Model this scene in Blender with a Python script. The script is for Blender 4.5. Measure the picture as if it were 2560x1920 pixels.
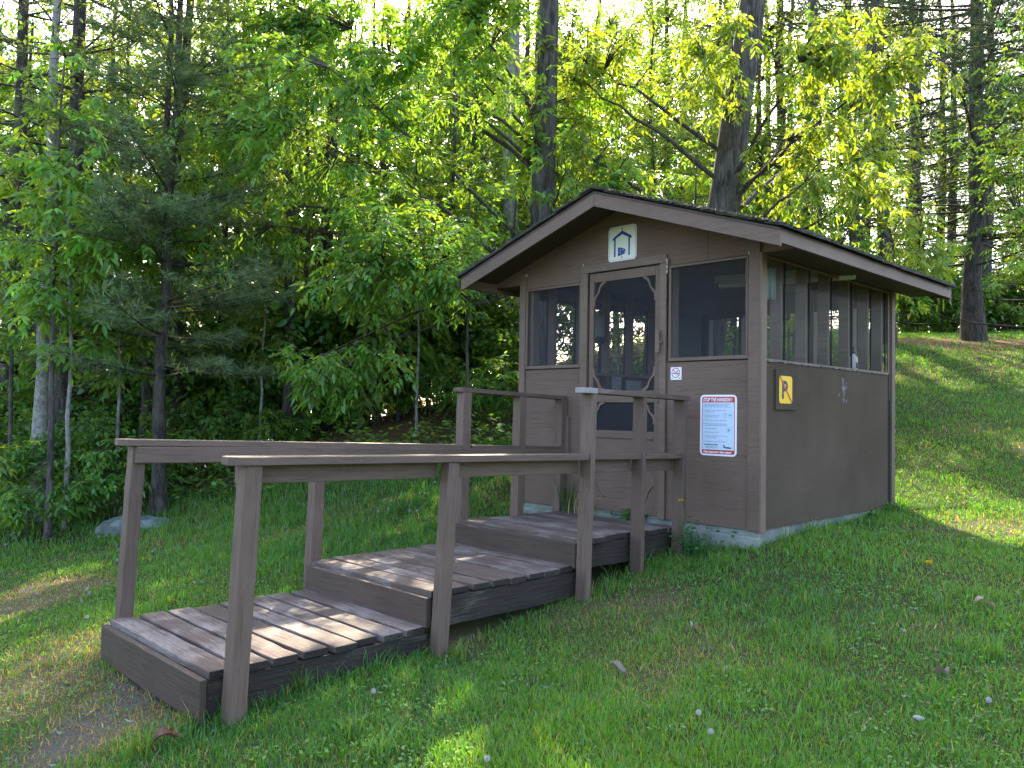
import bpy, math, random
import numpy as np
from mathutils import Vector, Matrix, Euler

for o in list(bpy.data.objects): bpy.data.objects.remove(o, do_unlink=True)
S = bpy.context.scene
COL = S.collection
R = math.radians

# ------------------------------------------------------------------ camera
CAM = np.array([2.9697, -5.5272, 0.8427]); FP = 2038.4333
ya, pi_, ro = R(45.1946), R(1.8915), R(0.9447)
FW = np.array([-math.sin(ya)*math.cos(pi_), math.cos(ya)*math.cos(pi_), math.sin(pi_)])
_r = np.array([math.cos(ya), math.sin(ya), 0.0]); _u = np.cross(_r, FW)
RT = _r*math.cos(ro) + _u*math.sin(ro); UP = -_r*math.sin(ro) + _u*math.cos(ro)
cd = bpy.data.cameras.new('camera'); cam = bpy.data.objects.new('camera', cd); COL.objects.link(cam)
cd.sensor_width = 36; cd.lens = FP/2560*36; cd.clip_end = 6000; cd.clip_start = 0.05
m = Matrix.Identity(4)
for i in range(3):
    m[i][0] = RT[i]; m[i][1] = UP[i]; m[i][2] = -FW[i]; m[i][3] = CAM[i]
cam.matrix_world = m
S.camera = cam
S.render.resolution_x = 1024; S.render.resolution_y = 768

# ------------------------------------------------------------------ sky, sun, exposure
SUN_EL = R(43); SUNDIR = np.array([-0.67*math.cos(SUN_EL), 0.742*math.cos(SUN_EL), math.sin(SUN_EL)])
W = bpy.data.worlds.new('World'); S.world = W; W.use_nodes = True
nt = W.node_tree; bg = nt.nodes['Background']
sky = nt.nodes.new('ShaderNodeTexSky'); sky.sky_type = 'NISHITA'; sky.sun_disc = False
sky.sun_elevation = SUN_EL
sky.sun_rotation = math.atan2(SUNDIR[0], SUNDIR[1]); sky.air_density = 0.8; sky.dust_density = 4.0; sky.ozone_density = 0.3
nt.links.new(sky.outputs[0], bg.inputs[0]); bg.inputs[1].default_value = 0.15
sl = bpy.data.lights.new('sun', 'SUN'); sl.energy = 2.9; sl.angle = R(0.55); sl.color = (1.0, 0.86, 0.66)
so = bpy.data.objects.new('sun', sl); COL.objects.link(so)
so.rotation_euler = Vector(SUNDIR).to_track_quat('Z', 'Y').to_euler()
S.view_settings.view_transform = 'Standard'; S.view_settings.look = 'None'
S.view_settings.exposure = 2.9; S.view_settings.gamma = 1.0
S.render.engine = 'CYCLES'
S.cycles.max_bounces = 8; S.cycles.diffuse_bounces = 4; S.cycles.transparent_max_bounces = 24; S.cycles.transmission_bounces = 6

# ------------------------------------------------------------------ pixel helpers (2212-wide survey picture)
K = 2560/2212
def ray(u, v): return FW + RT*(u*K-1280)/FP - UP*(v*K-960)/FP
rng = np.random.default_rng(7)

# ------------------------------------------------------------------ terrain height
def survey(u, v, d): return tuple(CAM + d*ray(u, v))
CP = [(3,-5.5,-.74),(2.1,-1.9,-.48),(-1.2,-4.55,-.77),(-.6,-3.9,-.64),(-1.9,-3.9,-.60),(-.6,-2.57,-.53),(-1.95,-2.6,-.43),
 (-.6,-1.3,-.40),(-1.9,-1.3,-.29),(0,0,-.135),(-.5,-.3,-.24),(-2.47,0,-.12),(0,2.5,-.0),(-2.47,2.44,.12),(-1.2,3.6,.28),(1.49,.84,-.1),(.7,4.27,.38),
 (-.23,8.3,1.12),(-1.6,6.9,1.12),(-2.86,15.5,2.69),(-5.7,18.3,3.16),(-2.9,19.7,3.16),(-8,28,3.3),(0,30,3.4),(6,10,1.4),(6,0,-.5),(9,4,.1),
 (-5.2,5.2,1.1),(-8,24,3.2),(8,20,2.8),(10,-10,-1.3),(-6,-10,-1.5),(12,0,-.9),(-3,-5.5,-.95),
 survey(0,1140,9.5),survey(300,1150,9),survey(640,1055,9.5),survey(1100,960,10),survey(850,905,12),survey(1000,880,12.5),
 survey(600,965,11.5),survey(300,1065,11),survey(80,1110,10.5),survey(-200,1180,10)]
def off(u, d, z):
    p = CAM + d*(FW + RT*(u*K-1280)/FP); return (p[0], p[1], z)
CP += [off(-100,15,-1.4),off(150,16,-1.3),off(450,16,-1.0),off(750,17,-.1),off(1000,18,.7),off(1200,20,2.0),off(1200,15,1.5),
 off(0,22,-3.4),off(400,22,-3.3),off(750,24,-2.2),off(1000,28,-.6),off(1250,32,2.4),off(0,34,-5),off(600,36,-5),off(1000,42,-4)]
CP = np.array(CP)
def tps_k(r2): return 0.5*r2*np.log(r2+1e-9)
_n = len(CP); _d2 = ((CP[:,None,:2]-CP[None,:,:2])**2).sum(-1)
_A = np.zeros((_n+3,_n+3)); _A[:_n,:_n] = tps_k(_d2)+np.eye(_n)*0.05
_A[:_n,_n] = 1; _A[:_n,_n+1:] = CP[:,:2]; _A[_n,:_n] = 1; _A[_n+1:,:_n] = CP[:,:2].T
_w = np.linalg.solve(_A, np.concatenate([CP[:,2],[0,0,0]]))
_tab = {}
def vnoise(x, y, s, seed=0):
    if seed not in _tab: _tab[seed] = np.random.default_rng(seed+100).random((257,257))
    T = _tab[seed]; x = np.asarray(x, float)/s+1000.37; y = np.asarray(y, float)/s+1000.71
    ix = np.floor(x).astype(int); iy = np.floor(y).astype(int); fx = x-ix; fy = y-iy
    fx = fx*fx*(3-2*fx); fy = fy*fy*(3-2*fy); ix %= 256; iy %= 256
    return (T[ix,iy]*(1-fx)+T[ix+1,iy]*fx)*(1-fy)+(T[ix,iy+1]*(1-fx)+T[ix+1,iy+1]*fx)*fy
def hgt(x, y):
    x = np.atleast_1d(np.asarray(x, float)); y = np.atleast_1d(np.asarray(y, float))
    out = np.zeros(x.shape)
    xs = np.clip(x, -45, 30); ys = np.clip(y, -25, 50)
    for a in range(0, x.size, 20000):
        sl_ = slice(a, a+20000)
        d2 = (xs[sl_,None]-CP[None,:,0])**2+(ys[sl_,None]-CP[None,:,1])**2
        out[sl_] = tps_k(d2)@_w[:_n]+_w[_n]+_w[_n+1]*xs[sl_]+_w[_n+2]*ys[sl_]
    near = np.clip(np.hypot(x+1.2, y-1)-2.6, 0, 1)
    out += ((vnoise(x,y,1.3,1)-.5)*.07+(vnoise(x,y,.35,2)-.5)*.025)*(.35+.65*near)
    return np.clip(out, -6, 5.5)
def h1(x, y): return float(hgt([x],[y])[0])
def ground_hit(u, v):
    r = ray(u, v); t = np.linspace(1.2, 45, 1800); P = CAM+t[:,None]*r
    i = np.argmax(P[:,2] < hgt(P[:,0], P[:,1]))
    return P[i] if i > 0 else P[-1]
def spot(u, d):
    p = CAM + d*(FW + RT*(u*K-1280)/FP); return np.array([p[0], p[1], h1(p[0], p[1])])

# ------------------------------------------------------------------ mesh helpers
def raw_mesh(name, V, tris=None, quads=None, col=None, smooth=False):
    me = bpy.data.meshes.new(name)
    V = np.asarray(V, np.float32).reshape(-1,3)
    tris = np.zeros((0,3),np.int32) if tris is None or len(tris)==0 else np.asarray(tris,np.int32)
    quads = np.zeros((0,4),np.int32) if quads is None or len(quads)==0 else np.asarray(quads,np.int32)
    nt_, nq = len(tris), len(quads)
    me.vertices.add(len(V)); me.vertices.foreach_set('co', V.ravel())
    me.loops.add(nt_*3+nq*4); me.polygons.add(nt_+nq)
    me.loops.foreach_set('vertex_index', np.concatenate([tris.ravel(), quads.ravel()]).astype(np.int32))
    ls = np.concatenate([np.arange(nt_)*3, nt_*3+np.arange(nq)*4]).astype(np.int32)
    me.polygons.foreach_set('loop_start', ls)
    me.polygons.foreach_set('loop_total', np.concatenate([np.full(nt_,3),np.full(nq,4)]).astype(np.int32))
    me.polygons.foreach_set('use_smooth', np.full(nt_+nq, bool(smooth)))
    me.update(calc_edges=True)
    if col is not None:
        a = me.color_attributes.new('Col', 'FLOAT_COLOR', 'POINT')
        c = np.ones((len(V),4), np.float32); c[:,:3] = col
        a.data.foreach_set('color', c.ravel())
    return me
class Acc:
    def __init__(s): s.V=[]; s.T=[]; s.Q=[]; s.C=[]; s.n=0
    def add(s, V, T=None, Q=None, C=None):
        V = np.asarray(V, float).reshape(-1,3)
        if T is not None and len(T): s.T.append(np.asarray(T)+s.n)
        if Q is not None and len(Q): s.Q.append(np.asarray(Q)+s.n)
        if C is None: C = np.ones(3)*.5
        s.C.append(np.broadcast_to(C, V.shape).astype(float)); s.V.append(V); s.n += len(V)
    def mesh(s, name, smooth=False):
        V = np.concatenate(s.V) if s.V else np.zeros((0,3))
        return raw_mesh(name, V, np.concatenate(s.T) if s.T else None, np.concatenate(s.Q) if s.Q else None, np.concatenate(s.C) if s.C else None, smooth)
    def box(s, a, b, C=None):
        (x0,y0,z0),(x1,y1,z1) = a, b
        V = [(x0,y0,z0),(x1,y0,z0),(x1,y1,z0),(x0,y1,z0),(x0,y0,z1),(x1,y0,z1),(x1,y1,z1),(x0,y1,z1)]
        s.add(V, Q=[(0,3,2,1),(4,5,6,7),(0,1,5,4),(1,2,6,5),(2,3,7,6),(3,0,4,7)], C=C); return s
    def tube(s, P, rad, n=6, C=None, cap=True):
        P = np.asarray(P, float); k = len(P); rad = np.broadcast_to(rad, (k,))
        T = np.gradient(P, axis=0); T /= np.linalg.norm(T,axis=1)[:,None]+1e-9
        ref = np.array([0,0,1.]) if abs(T[0][2])<.9 else np.array([1.,0,0])
        A = np.cross(T, ref); A /= np.linalg.norm(A,axis=1)[:,None]+1e-9; B = np.cross(T, A)
        th = np.arange(n)*2*math.pi/n
        V = P[:,None,:]+rad[:,None,None]*(np.cos(th)[None,:,None]*A[:,None,:]+np.sin(th)[None,:,None]*B[:,None,:])
        i = np.arange(k-1)[:,None]*n; j = np.arange(n)[None,:]; j2 = (j+1)%n
        Q = np.stack([i+j, i+j2, i+n+j2, i+n+j], -1).reshape(-1,4)
        s.add(V.reshape(-1,3), Q=Q, C=C); return s
    def prism(s, poly, axis, t0, t1, C=None):
        # poly in the two remaining axes (x,z for axis 1; y,z for axis 0; x,y for axis 2)
        n = len(poly); V = []
        for t in (t0, t1):
            for a, b in poly:
                V.append((t,a,b) if axis==0 else (a,t,b) if axis==1 else (a,b,t))
        s.poly_faces = getattr(s,'poly_faces',[])
        base = s.n
        s.add(V, Q=[(i,(i+1)%n,n+(i+1)%n,n+i) for i in range(n)], C=C)
        c = np.array(V); ca = c[:n].mean(0); cb = c[n:].mean(0)
        s.ngons = getattr(s,'ngons',[])
        s.ngons.append([base+i for i in range(n)][::-1]); s.ngons.append([base+n+i for i in range(n)])
        return s
    def build(s, name, mat, parent=None, smooth=False, bevel=0):
        if getattr(s,'ngons',None):
            V = np.concatenate(s.V); F = [list(map(int,f)) for a in s.T for f in a]+[list(map(int,f)) for a in s.Q for f in a]+s.ngons
            me = bpy.data.meshes.new(name); me.from_pydata([tuple(v) for v in V], [], F)
            import bmesh
            bm = bmesh.new(); bm.from_mesh(me); bmesh.ops.recalc_face_normals(bm, faces=bm.faces); bm.to_mesh(me); bm.free()
        else: me = s.mesh(name, smooth)
        return link(name, me, mat, parent, bevel)
def link(name, me, mat, parent=None, bevel=0, mw=None):
    o = bpy.data.objects.new(name, me); COL.objects.link(o)
    if mat is not None:
        for mm in (mat if isinstance(mat, (list,tuple)) else [mat]): me.materials.append(mm)
    if mw is not None: o.matrix_basis = mw
    if parent is not None: attach(o, parent)
    if bevel:
        b = o.modifiers.new('bevel','BEVEL'); b.width = bevel; b.segments = 1; b.limit_method = 'ANGLE'
    return o
def wmat(o):
    mb = Matrix.LocRotScale(o.location, o.rotation_euler, o.scale) if o.rotation_mode=='XYZ' else o.matrix_basis
    return mb if o.parent is None else wmat(o.parent) @ o.matrix_parent_inverse @ mb
def attach(o, p):
    o.parent = p; o.matrix_parent_inverse = wmat(p).inverted()
def tag(o, label=None, cat=None, group=None, kind=None):
    if label: o['label'] = label
    if cat: o['category'] = cat
    if group: o['group'] = group
    if kind: o['kind'] = kind
    return o
def thing(name, loc, label, cat, group=None, rz=0, scale=1.0):
    o = bpy.data.objects.new(name, None); COL.objects.link(o); o.empty_display_size = .1
    o.location = loc; o.rotation_euler = (0,0,rz); o.scale = (scale,)*3
    return tag(o, label, cat, group)
def beam(name, p0, p1, w, h, mat, parent, up=(0,0,1), bevel=.004, chamfer=0, wobble=0, seed=0, endmat=None):
    """board from p0 to p1 (centre line); w = sideways width, h = size along up. local X runs along the board"""
    p0, p1 = Vector(p0), Vector(p1); x = (p1-p0); L = x.length; x.normalize()
    z = Vector(up); y = z.cross(x).normalized(); z = x.cross(y)
    a = Acc(); rr = np.random.default_rng(seed+int(abs(p0.x*1000+p0.y*7000+p0.z*300)))
    n = max(2, int(L/.12)+1) if wobble else 2
    xs = np.linspace(0, L, n); V=[]
    for i, t in enumerate(xs):
        dw = rr.normal(0, wobble, 4) if wobble else np.zeros(4)
        ww = w/2-(chamfer if i in (0,) else 0)
        V += [(t,-ww+dw[0],-h/2+dw[3]),(t,ww+dw[1],-h/2+dw[3]),(t,ww+dw[1],h/2+dw[2]*.4),(t,-ww+dw[0],h/2+dw[2]*.4)]
        if chamfer and i == 0 and n == 2:
            c = chamfer; V += [(c,-w/2,-h/2),(c,w/2,-h/2),(c,w/2,h/2),(c,-w/2,h/2)]
    k = len(V)//4; Q = [(0,3,2,1),(4*k-4,4*k-3,4*k-2,4*k-1)]
    for i in range(k-1):
        b = 4*i
        for j in range(4): Q.append((b+j, b+(j+1)%4, b+4+(j+1)%4, b+4+j))
    a.add(V, Q=Q)
    mw = Matrix(((x.x,y.x,z.x,p0.x),(x.y,y.y,z.y,p0.y),(x.z,y.z,z.z,p0.z),(0,0,0,1)))
    o = bpy.data.objects.new(name, a.mesh(name)); COL.objects.link(o); o.data.materials.append(mat)
    if endmat: o.data.materials.append(endmat); o.data.polygons[0].material_index = 1; o.data.polygons[1].material_index = 1
    o.location = p0; o.rotation_euler = mw.to_euler(); attach(o, parent)
    if bevel:
        b = o.modifiers.new('bevel','BEVEL'); b.width = bevel; b.segments = 2; b.limit_method = 'ANGLE'; b.angle_limit = R(40)
    return o

# ------------------------------------------------------------------ materials
def newmat(name):
    mt = bpy.data.materials.new(name); mt.use_nodes = True; n = mt.node_tree; n.nodes.clear()
    out = n.nodes.new('ShaderNodeOutputMaterial'); return mt, n, out
def N(n, t, **kw):
    x = n.nodes.new(t)
    for k, v in kw.items():
        if k.startswith('i_'):
            key = k[2:]; key = int(key) if key.isdigit() else key.replace('_',' ')
            x.inputs[key].default_value = v
        else: setattr(x, k, v)
    return x
def noise(n, vec, scale, detail=4, rough=.6, dist=0):
    x = N(n,'ShaderNodeTexNoise'); x.inputs['Scale'].default_value = scale; x.inputs['Detail'].default_value = detail
    x.inputs['Roughness'].default_value = rough; x.inputs['Distortion'].default_value = dist
    if vec is not None: n.links.new(vec, x.inputs['Vector'])
    return x.outputs[0]
def ramp(n, fac, stops):
    x = N(n,'ShaderNodeValToRGB'); e = x.color_ramp.elements
    while len(e) < len(stops): e.new(.5)
    for q, (p, c) in zip(e, stops):
        q.position = p; q.color = (c,c,c,1) if not isinstance(c, tuple) else (*c,1)
    n.links.new(fac, x.inputs[0]); return x.outputs[0]
def mixc(n, fac, a, b, mode='MIX'):
    x = N(n,'ShaderNodeMix', data_type='RGBA', blend_type=mode)
    for sock, v in ((0,fac),(6,a),(7,b)):
        if hasattr(v,'links') or hasattr(v,'is_linked'): n.links.new(v, x.inputs[sock])
        elif sock == 0: x.inputs[0].default_value = v
        else: x.inputs[sock].default_value = (*v,1)
    return x.outputs[2]
def coords(n, scale=(1,1,1), kind='Object', rand=False):
    tc = N(n,'ShaderNodeTexCoord'); mp = N(n,'ShaderNodeMapping'); n.links.new(tc.outputs[kind], mp.inputs[0])
    mp.inputs['Scale'].default_value = scale
    if rand:
        oi = N(n,'ShaderNodeObjectInfo'); mu = N(n,'ShaderNodeMath', operation='MULTIPLY'); mu.inputs[1].default_value = 37.0
        n.links.new(oi.outputs['Random'], mu.inputs[0]); cb = N(n,'ShaderNodeCombineXYZ')
        for i in range(3): n.links.new(mu.outputs[0], cb.inputs[i])
        n.links.new(cb.outputs[0], mp.inputs['Location'])
    return mp.outputs[0]
def principled(n, out, col, rough=.7, bump=None, bs=.3, bd=.01, spec=.3):
    p = N(n,'ShaderNodeBsdfPrincipled')
    if isinstance(col, tuple): p.inputs['Base Color'].default_value = (*col,1)
    else: n.links.new(col, p.inputs['Base Color'])
    if isinstance(rough,(int,float)): p.inputs['Roughness'].default_value = rough
    else: n.links.new(rough, p.inputs['Roughness'])
    p.inputs['Specular IOR Level'].default_value = spec
    if bump is not None:
        b = N(n,'ShaderNodeBump'); b.inputs['Strength'].default_value = bs; b.inputs['Distance'].default_value = bd
        n.links.new(bump, b.inputs['Height']); n.links.new(b.outputs[0], p.inputs['Normal'])
    n.links.new(p.outputs[0], out.inputs[0]); return p
def math_(n, op, a, b):
    x = N(n,'ShaderNodeMath', operation=op)
    for i, v in enumerate((a,b)):
        if isinstance(v,(int,float)): x.inputs[i].default_value = v
        else: n.links.new(v, x.inputs[i])
    return x.outputs[0]

def wood_mat(name, base, worn=(.30,.27,.25), amt=.0, grain=(1.4,26,26), bs=.4, bd=.006, rand=True, chips=.0, dirt=.35, rough=.62):
    mt, n, out = newmat(name)
    v = coords(n, grain, rand=rand); v1 = coords(n, (1,1,1), rand=rand)
    g = noise(n, v, 3.0, 6, .65, .3); fine = noise(n, v, 11.0, 4, .7)
    blot = noise(n, v1, 2.2, 5, .6); 
    c = mixc(n, ramp(n, blot, [(.3,0.),(.7,1.)]), tuple(x*.84 for x in base), tuple(x*1.12 for x in base))
    c = mixc(n, math_(n,'MULTIPLY', ramp(n, g, [(.36,1.),(.5,0.)]), dirt), c, tuple(x*.35 for x in base))
    if amt > 0:
        wz = math_(n,'ADD', math_(n,'MULTIPLY', blot, .9), math_(n,'MULTIPLY', g, .55))
        wm = ramp(n, wz, [(1.02-.5*amt,0.),(1.14-.5*amt,1.)])
        c = mixc(n, math_(n,'MULTIPLY', wm, ramp(n, fine, [(.35,0.),(.62,1.)])), c, worn)
    if chips > 0:
        cn = noise(n, coords(n, (8,30,30), rand=rand), 2.0, 5, .7)
        c = mixc(n, ramp(n, cn, [(.74-chips*.1,0.),(.77-chips*.1,1.)]), c, (.42,.40,.38))
    oi = N(n,'ShaderNodeObjectInfo')
    if rand:
        hv = N(n,'ShaderNodeHueSaturation'); n.links.new(c, hv.inputs['Color'])
        n.links.new(math_(n,'ADD', math_(n,'MULTIPLY', oi.outputs['Random'], .28), .86), hv.inputs['Value']); c = hv.outputs[0]
    hgt_ = math_(n,'ADD', g, math_(n,'MULTIPLY', fine, .5))
    principled(n, out, c, rough, hgt_, bs, bd); return mt
BR = (.158,.107,.077)
M_trim = wood_mat('brown_trim_paint', BR, grain=(1.5,22,22), bs=.35, chips=.25, dirt=.30)
M_rail = wood_mat('brown_rail_paint', (.138,.093,.069), worn=(.26,.22,.20), amt=.3, bs=.6, chips=.4, dirt=.45)
M_deck = wood_mat('worn_deck_paint', (.110,.080,.066), worn=(.25,.225,.205), amt=.62, bs=.8, bd=.008, chips=.5, dirt=.55, grain=(1.2,24,24))
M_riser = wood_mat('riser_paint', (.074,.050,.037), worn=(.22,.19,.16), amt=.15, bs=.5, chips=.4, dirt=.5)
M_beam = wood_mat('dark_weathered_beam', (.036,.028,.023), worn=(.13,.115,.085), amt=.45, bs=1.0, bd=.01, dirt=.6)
M_end = M_beam
M_white_end = wood_mat('bare_white_end', (.34,.32,.30), worn=(.5,.5,.5), amt=.3, bs=.6)
def ply_mat(name, base, bs, seed=0, sp_=.12):
    mt, n, out = newmat(name); v = coords(n, (1.1,1.1,26)); v0 = coords(n, (1,1,1))
    g = noise(n, v, 2.4, 6, .65, 1.2); b = noise(n, v0, 1.3, 5, .6); sp = noise(n, v0, 38, 3, .8)
    c = mixc(n, ramp(n, b, [(.3,0.),(.7,1.)]), tuple(x*.82 for x in base), tuple(x*1.13 for x in base))
    c = mixc(n, math_(n,'MULTIPLY', ramp(n, g, [(.36,1.),(.47,0.)]), min(.6,bs*.9)), c, tuple(x*.4 for x in base))
    c = mixc(n, ramp(n, sp, [(.735,0.),(.76,1.)]), c, (.30,.29,.27))
    principled(n, out, c, .8, g, bs, .012, sp_); return mt
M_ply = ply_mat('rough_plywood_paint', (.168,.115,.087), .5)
M_ply2 = ply_mat('smooth_plywood_bounce_tint', (.100,.076,.056), .16, sp_=0.0)  # smoother sheet; green bounce light put into its darker, less red colour
M_in = wood_mat('interior_brown', (.17,.125,.10), rand=False, bs=.2)
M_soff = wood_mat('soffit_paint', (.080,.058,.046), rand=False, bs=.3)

def simple(name, col, rough=.6, nscale=None, var=.2, metallic=0, bump=0):
    mt, n, out = newmat(name)
    if nscale:
        f = noise(n, coords(n), nscale, 5, .65)
        c = mixc(n, f, tuple(x*(1-var) for x in col), tuple(min(1,x*(1+var)) for x in col))
        p = principled(n, out, c, rough, f if bump else None, bump or .1, .01)
    else: p = principled(n, out, col, rough)
    p.inputs['Metallic'].default_value = metallic; return mt

# concrete foundation
mt, n, out = newmat('old_concrete'); v = coords(n)
a_ = noise(n, v, 4, 6, .7); b_ = noise(n, v, 30, 4, .7)
c = mixc(n, ramp(n, a_, [(.35,0.),(.65,1.)]), (.13,.145,.125), (.29,.31,.275)); c = mixc(n, ramp(n, b_, [(.55,0.),(.7,1.)]), c, (.16,.15,.12))
principled(n, out, c, .9, b_, .6, .01); M_conc = mt
# roofing
mt, n, out = newmat('mossy_shingles'); v = coords(n)
a_ = noise(n, v, 60, 4, .7); b_ = noise(n, v, 5, 5, .6)
c = mixc(n, a_, (.018,.017,.018), (.07,.065,.062)); c = mixc(n, ramp(n, b_, [(.5,0.),(.65,1.)]), c, (.075,.070,.045))
principled(n, out, c, .95, a_, .9, .01); M_roof = mt
M_moss = simple('roof_moss', (.085,.078,.050), .95, 50, .5, bump=.8)

def screen_mat(name, alpha, col=(.10,.105,.12), gloss=.04):
    mt, n, out = newmat(name); v = coords(n)
    dirt = noise(n, v, 2.5, 6, .7); web = noise(n, v, 22, 8, .75, 2.5)
    wb = ramp(n, web, [(.655,0.),(.70,1.)])
    tr = N(n,'ShaderNodeBsdfTransparent'); tr.inputs[0].default_value = (1,1,1,1)
    df = N(n,'ShaderNodeBsdfDiffuse'); n.links.new(mixc(n, math_(n,'MULTIPLY', wb, .8), col, (.42,.44,.46)), df.inputs[0])
    fac = math_(n,'ADD', math_(n,'MULTIPLY', dirt, .22), alpha-.11); fac = math_(n,'ADD', fac, math_(n,'MULTIPLY', wb, .10))
    mx = N(n,'ShaderNodeMixShader'); n.links.new(fac, mx.inputs[0]); n.links.new(tr.outputs[0], mx.inputs[1]); n.links.new(df.outputs[0], mx.inputs[2])
    if gloss == 0: n.links.new(mx.outputs[0], out.inputs[0]); return mt
    gl = N(n,'ShaderNodeBsdfGlossy'); gl.inputs['Roughness'].default_value = .08; gl.inputs[0].default_value = (.8,.85,.9,1)
    m2 = N(n,'ShaderNodeMixShader'); m2.inputs[0].default_value = gloss
    n.links.new(mx.outputs[0], m2.inputs[1]); n.links.new(gl.outputs[0], m2.inputs[2]); n.links.new(m2.outputs[0], out.inputs[0]); return mt
M_screen = screen_mat('insect_screen', .18, (.075,.077,.088), 0); M_glass = screen_mat('dusty_side_screen', .13, (.10,.10,.09), .004)
M_dark = simple('dark_mesh', (.012,.012,.016), .7)
M_black = simple('black_gap', (.015,.014,.014), .8)

def leaf_mat(name, tint=(1,1,1), trans=(1.5,1.35,.45), tf=.48, rough=.5):
    mt, n, out = newmat(name)
    at = N(n,'ShaderNodeAttribute'); at.attribute_name = 'Col'
    oi = N(n,'ShaderNodeObjectInfo')
    hv = N(n,'ShaderNodeHueSaturation'); n.links.new(at.outputs['Color'], hv.inputs['Color'])
    n.links.new(math_(n,'ADD', math_(n,'MULTIPLY', oi.outputs['Random'], .3), .85), hv.inputs['Value'])
    n.links.new(math_(n,'ADD', math_(n,'MULTIPLY', oi.outputs['Random'], .03), .485), hv.inputs['Hue'])
    base = mixc(n, 1.0, hv.outputs[0], tint, 'MULTIPLY'); tc = mixc(n, 1.0, hv.outputs[0], trans, 'MULTIPLY')
    df = N(n,'ShaderNodeBsdfDiffuse'); n.links.new(base, df.inputs[0])
    tr = N(n,'ShaderNodeBsdfTranslucent'); n.links.new(tc, tr.inputs[0])
    mx = N(n,'ShaderNodeMixShader'); mx.inputs[0].default_value = tf
    n.links.new(df.outputs[0], mx.inputs[1]); n.links.new(tr.outputs[0], mx.inputs[2])
    gl = N(n,'ShaderNodeBsdfGlossy'); gl.inputs['Roughness'].default_value = rough; gl.inputs[0].default_value = (.9,.95,1,1)
    m2 = N(n,'ShaderNodeMixShader'); m2.inputs[0].default_value = .035
    n.links.new(mx.outputs[0], m2.inputs[1]); n.links.new(gl.outputs[0], m2.inputs[2]); n.links.new(m2.outputs[0], out.inputs[0]); return mt
M_leaf = leaf_mat('broad_leaf', trans=(2.3,1.75,.55), tf=.5)
M_grass = leaf_mat('grass_blade', trans=(2.0,1.75,.4), tf=.48)
M_needle = leaf_mat('pine_needle', trans=(1.3,1.3,.7), tf=.25)
M_litter = leaf_mat('dead_leaf', trans=(1,.9,.7), tf=.2)
def bark_mat(name, a, b, zs=2.2, bs=1.0):
    mt, n, out = newmat(name); v = coords(n, (9,9,zs), rand=True); v2 = coords(n)
    f = noise(n, v, 2.2, 6, .7, .6); g = noise(n, v2, 1.2, 4, .6)
    c = mixc(n, ramp(n, f, [(.38,0.),(.62,1.)]), a, b); c = mixc(n, math_(n,'MULTIPLY', ramp(n, g, [(.5,0.),(.75,1.)]), .35), c, (.10,.12,.08))
    principled(n, out, c, .95, f, bs, .03); return mt
M_bark = bark_mat('grey_bark', (.028,.024,.021), (.125,.11,.095), 1.6)
M_bark_d = bark_mat('dark_bark', (.022,.018,.016), (.10,.085,.072))
M_bark_p = bark_mat('pale_bark', (.13,.125,.11), (.31,.30,.27), 6, .3)
M_twig = bark_mat('twig_bark', (.03,.025,.022), (.09,.075,.065), 4, .3)

# ground
mt, n, out = newmat('lawn_soil'); v = coords(n)
at = N(n,'ShaderNodeAttribute'); at.attribute_name = 'Col'; sp = N(n,'ShaderNodeSeparateColor'); n.links.new(at.outputs['Color'], sp.inputs[0])
f1 = noise(n, v, 3, 6, .7); f2 = noise(n, v, 34, 5, .75); f3 = noise(n, v, 110, 3, .8)
gr = mixc(n, f1, (.030,.046,.014), (.060,.082,.024)); gr = mixc(n, ramp(n, f2, [(.45,0.),(.7,1.)]), gr, (.085,.068,.038))
dry = mixc(n, f2, (.11,.085,.045), (.30,.24,.14)); dry = mixc(n, ramp(n, f3, [(.4,1.),(.6,0.)]), dry, (.07,.05,.035))
dirt = mixc(n, ramp(n, f3, [(.35,0.),(.65,1.)]), (.022,.020,.020), (.17,.155,.14)); dirt = mixc(n, ramp(n, f2, [(.5,0.),(.62,1.)]), dirt, (.11,.085,.05))
lit = mixc(n, f2, (.030,.022,.014), (.125,.085,.055)); lit = mixc(n, ramp(n, f3, [(.45,0.),(.65,1.)]), lit, (.19,.13,.085))
ndl = mixc(n, f2, (.09,.048,.026), (.24,.145,.085))
c = mixc(n, sp.outputs[0], gr, dry); c = mixc(n, sp.outputs[1], c, dirt); c = mixc(n, sp.outputs[2], c, lit)
bb = N(n,'ShaderNodeAttribute'); bb.attribute_name = 'Ndl'; c = mixc(n, bb.outputs['Fac'], c, ndl)
principled(n, out, c, .95, math_(n,'ADD', f2, math_(n,'MULTIPLY', f3, .6)), .9, .02, .1); M_ground = mt
# water
mt, n, out = newmat('lake_water'); v = coords(n, (.5,.5,1)); f = noise(n, v, 3.0, 6, .65)
p = principled(n, out, (.03,.05,.06), .12, f, .9, .12, .6); p.inputs['IOR'].default_value = 1.33; M_water = mt

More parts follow.
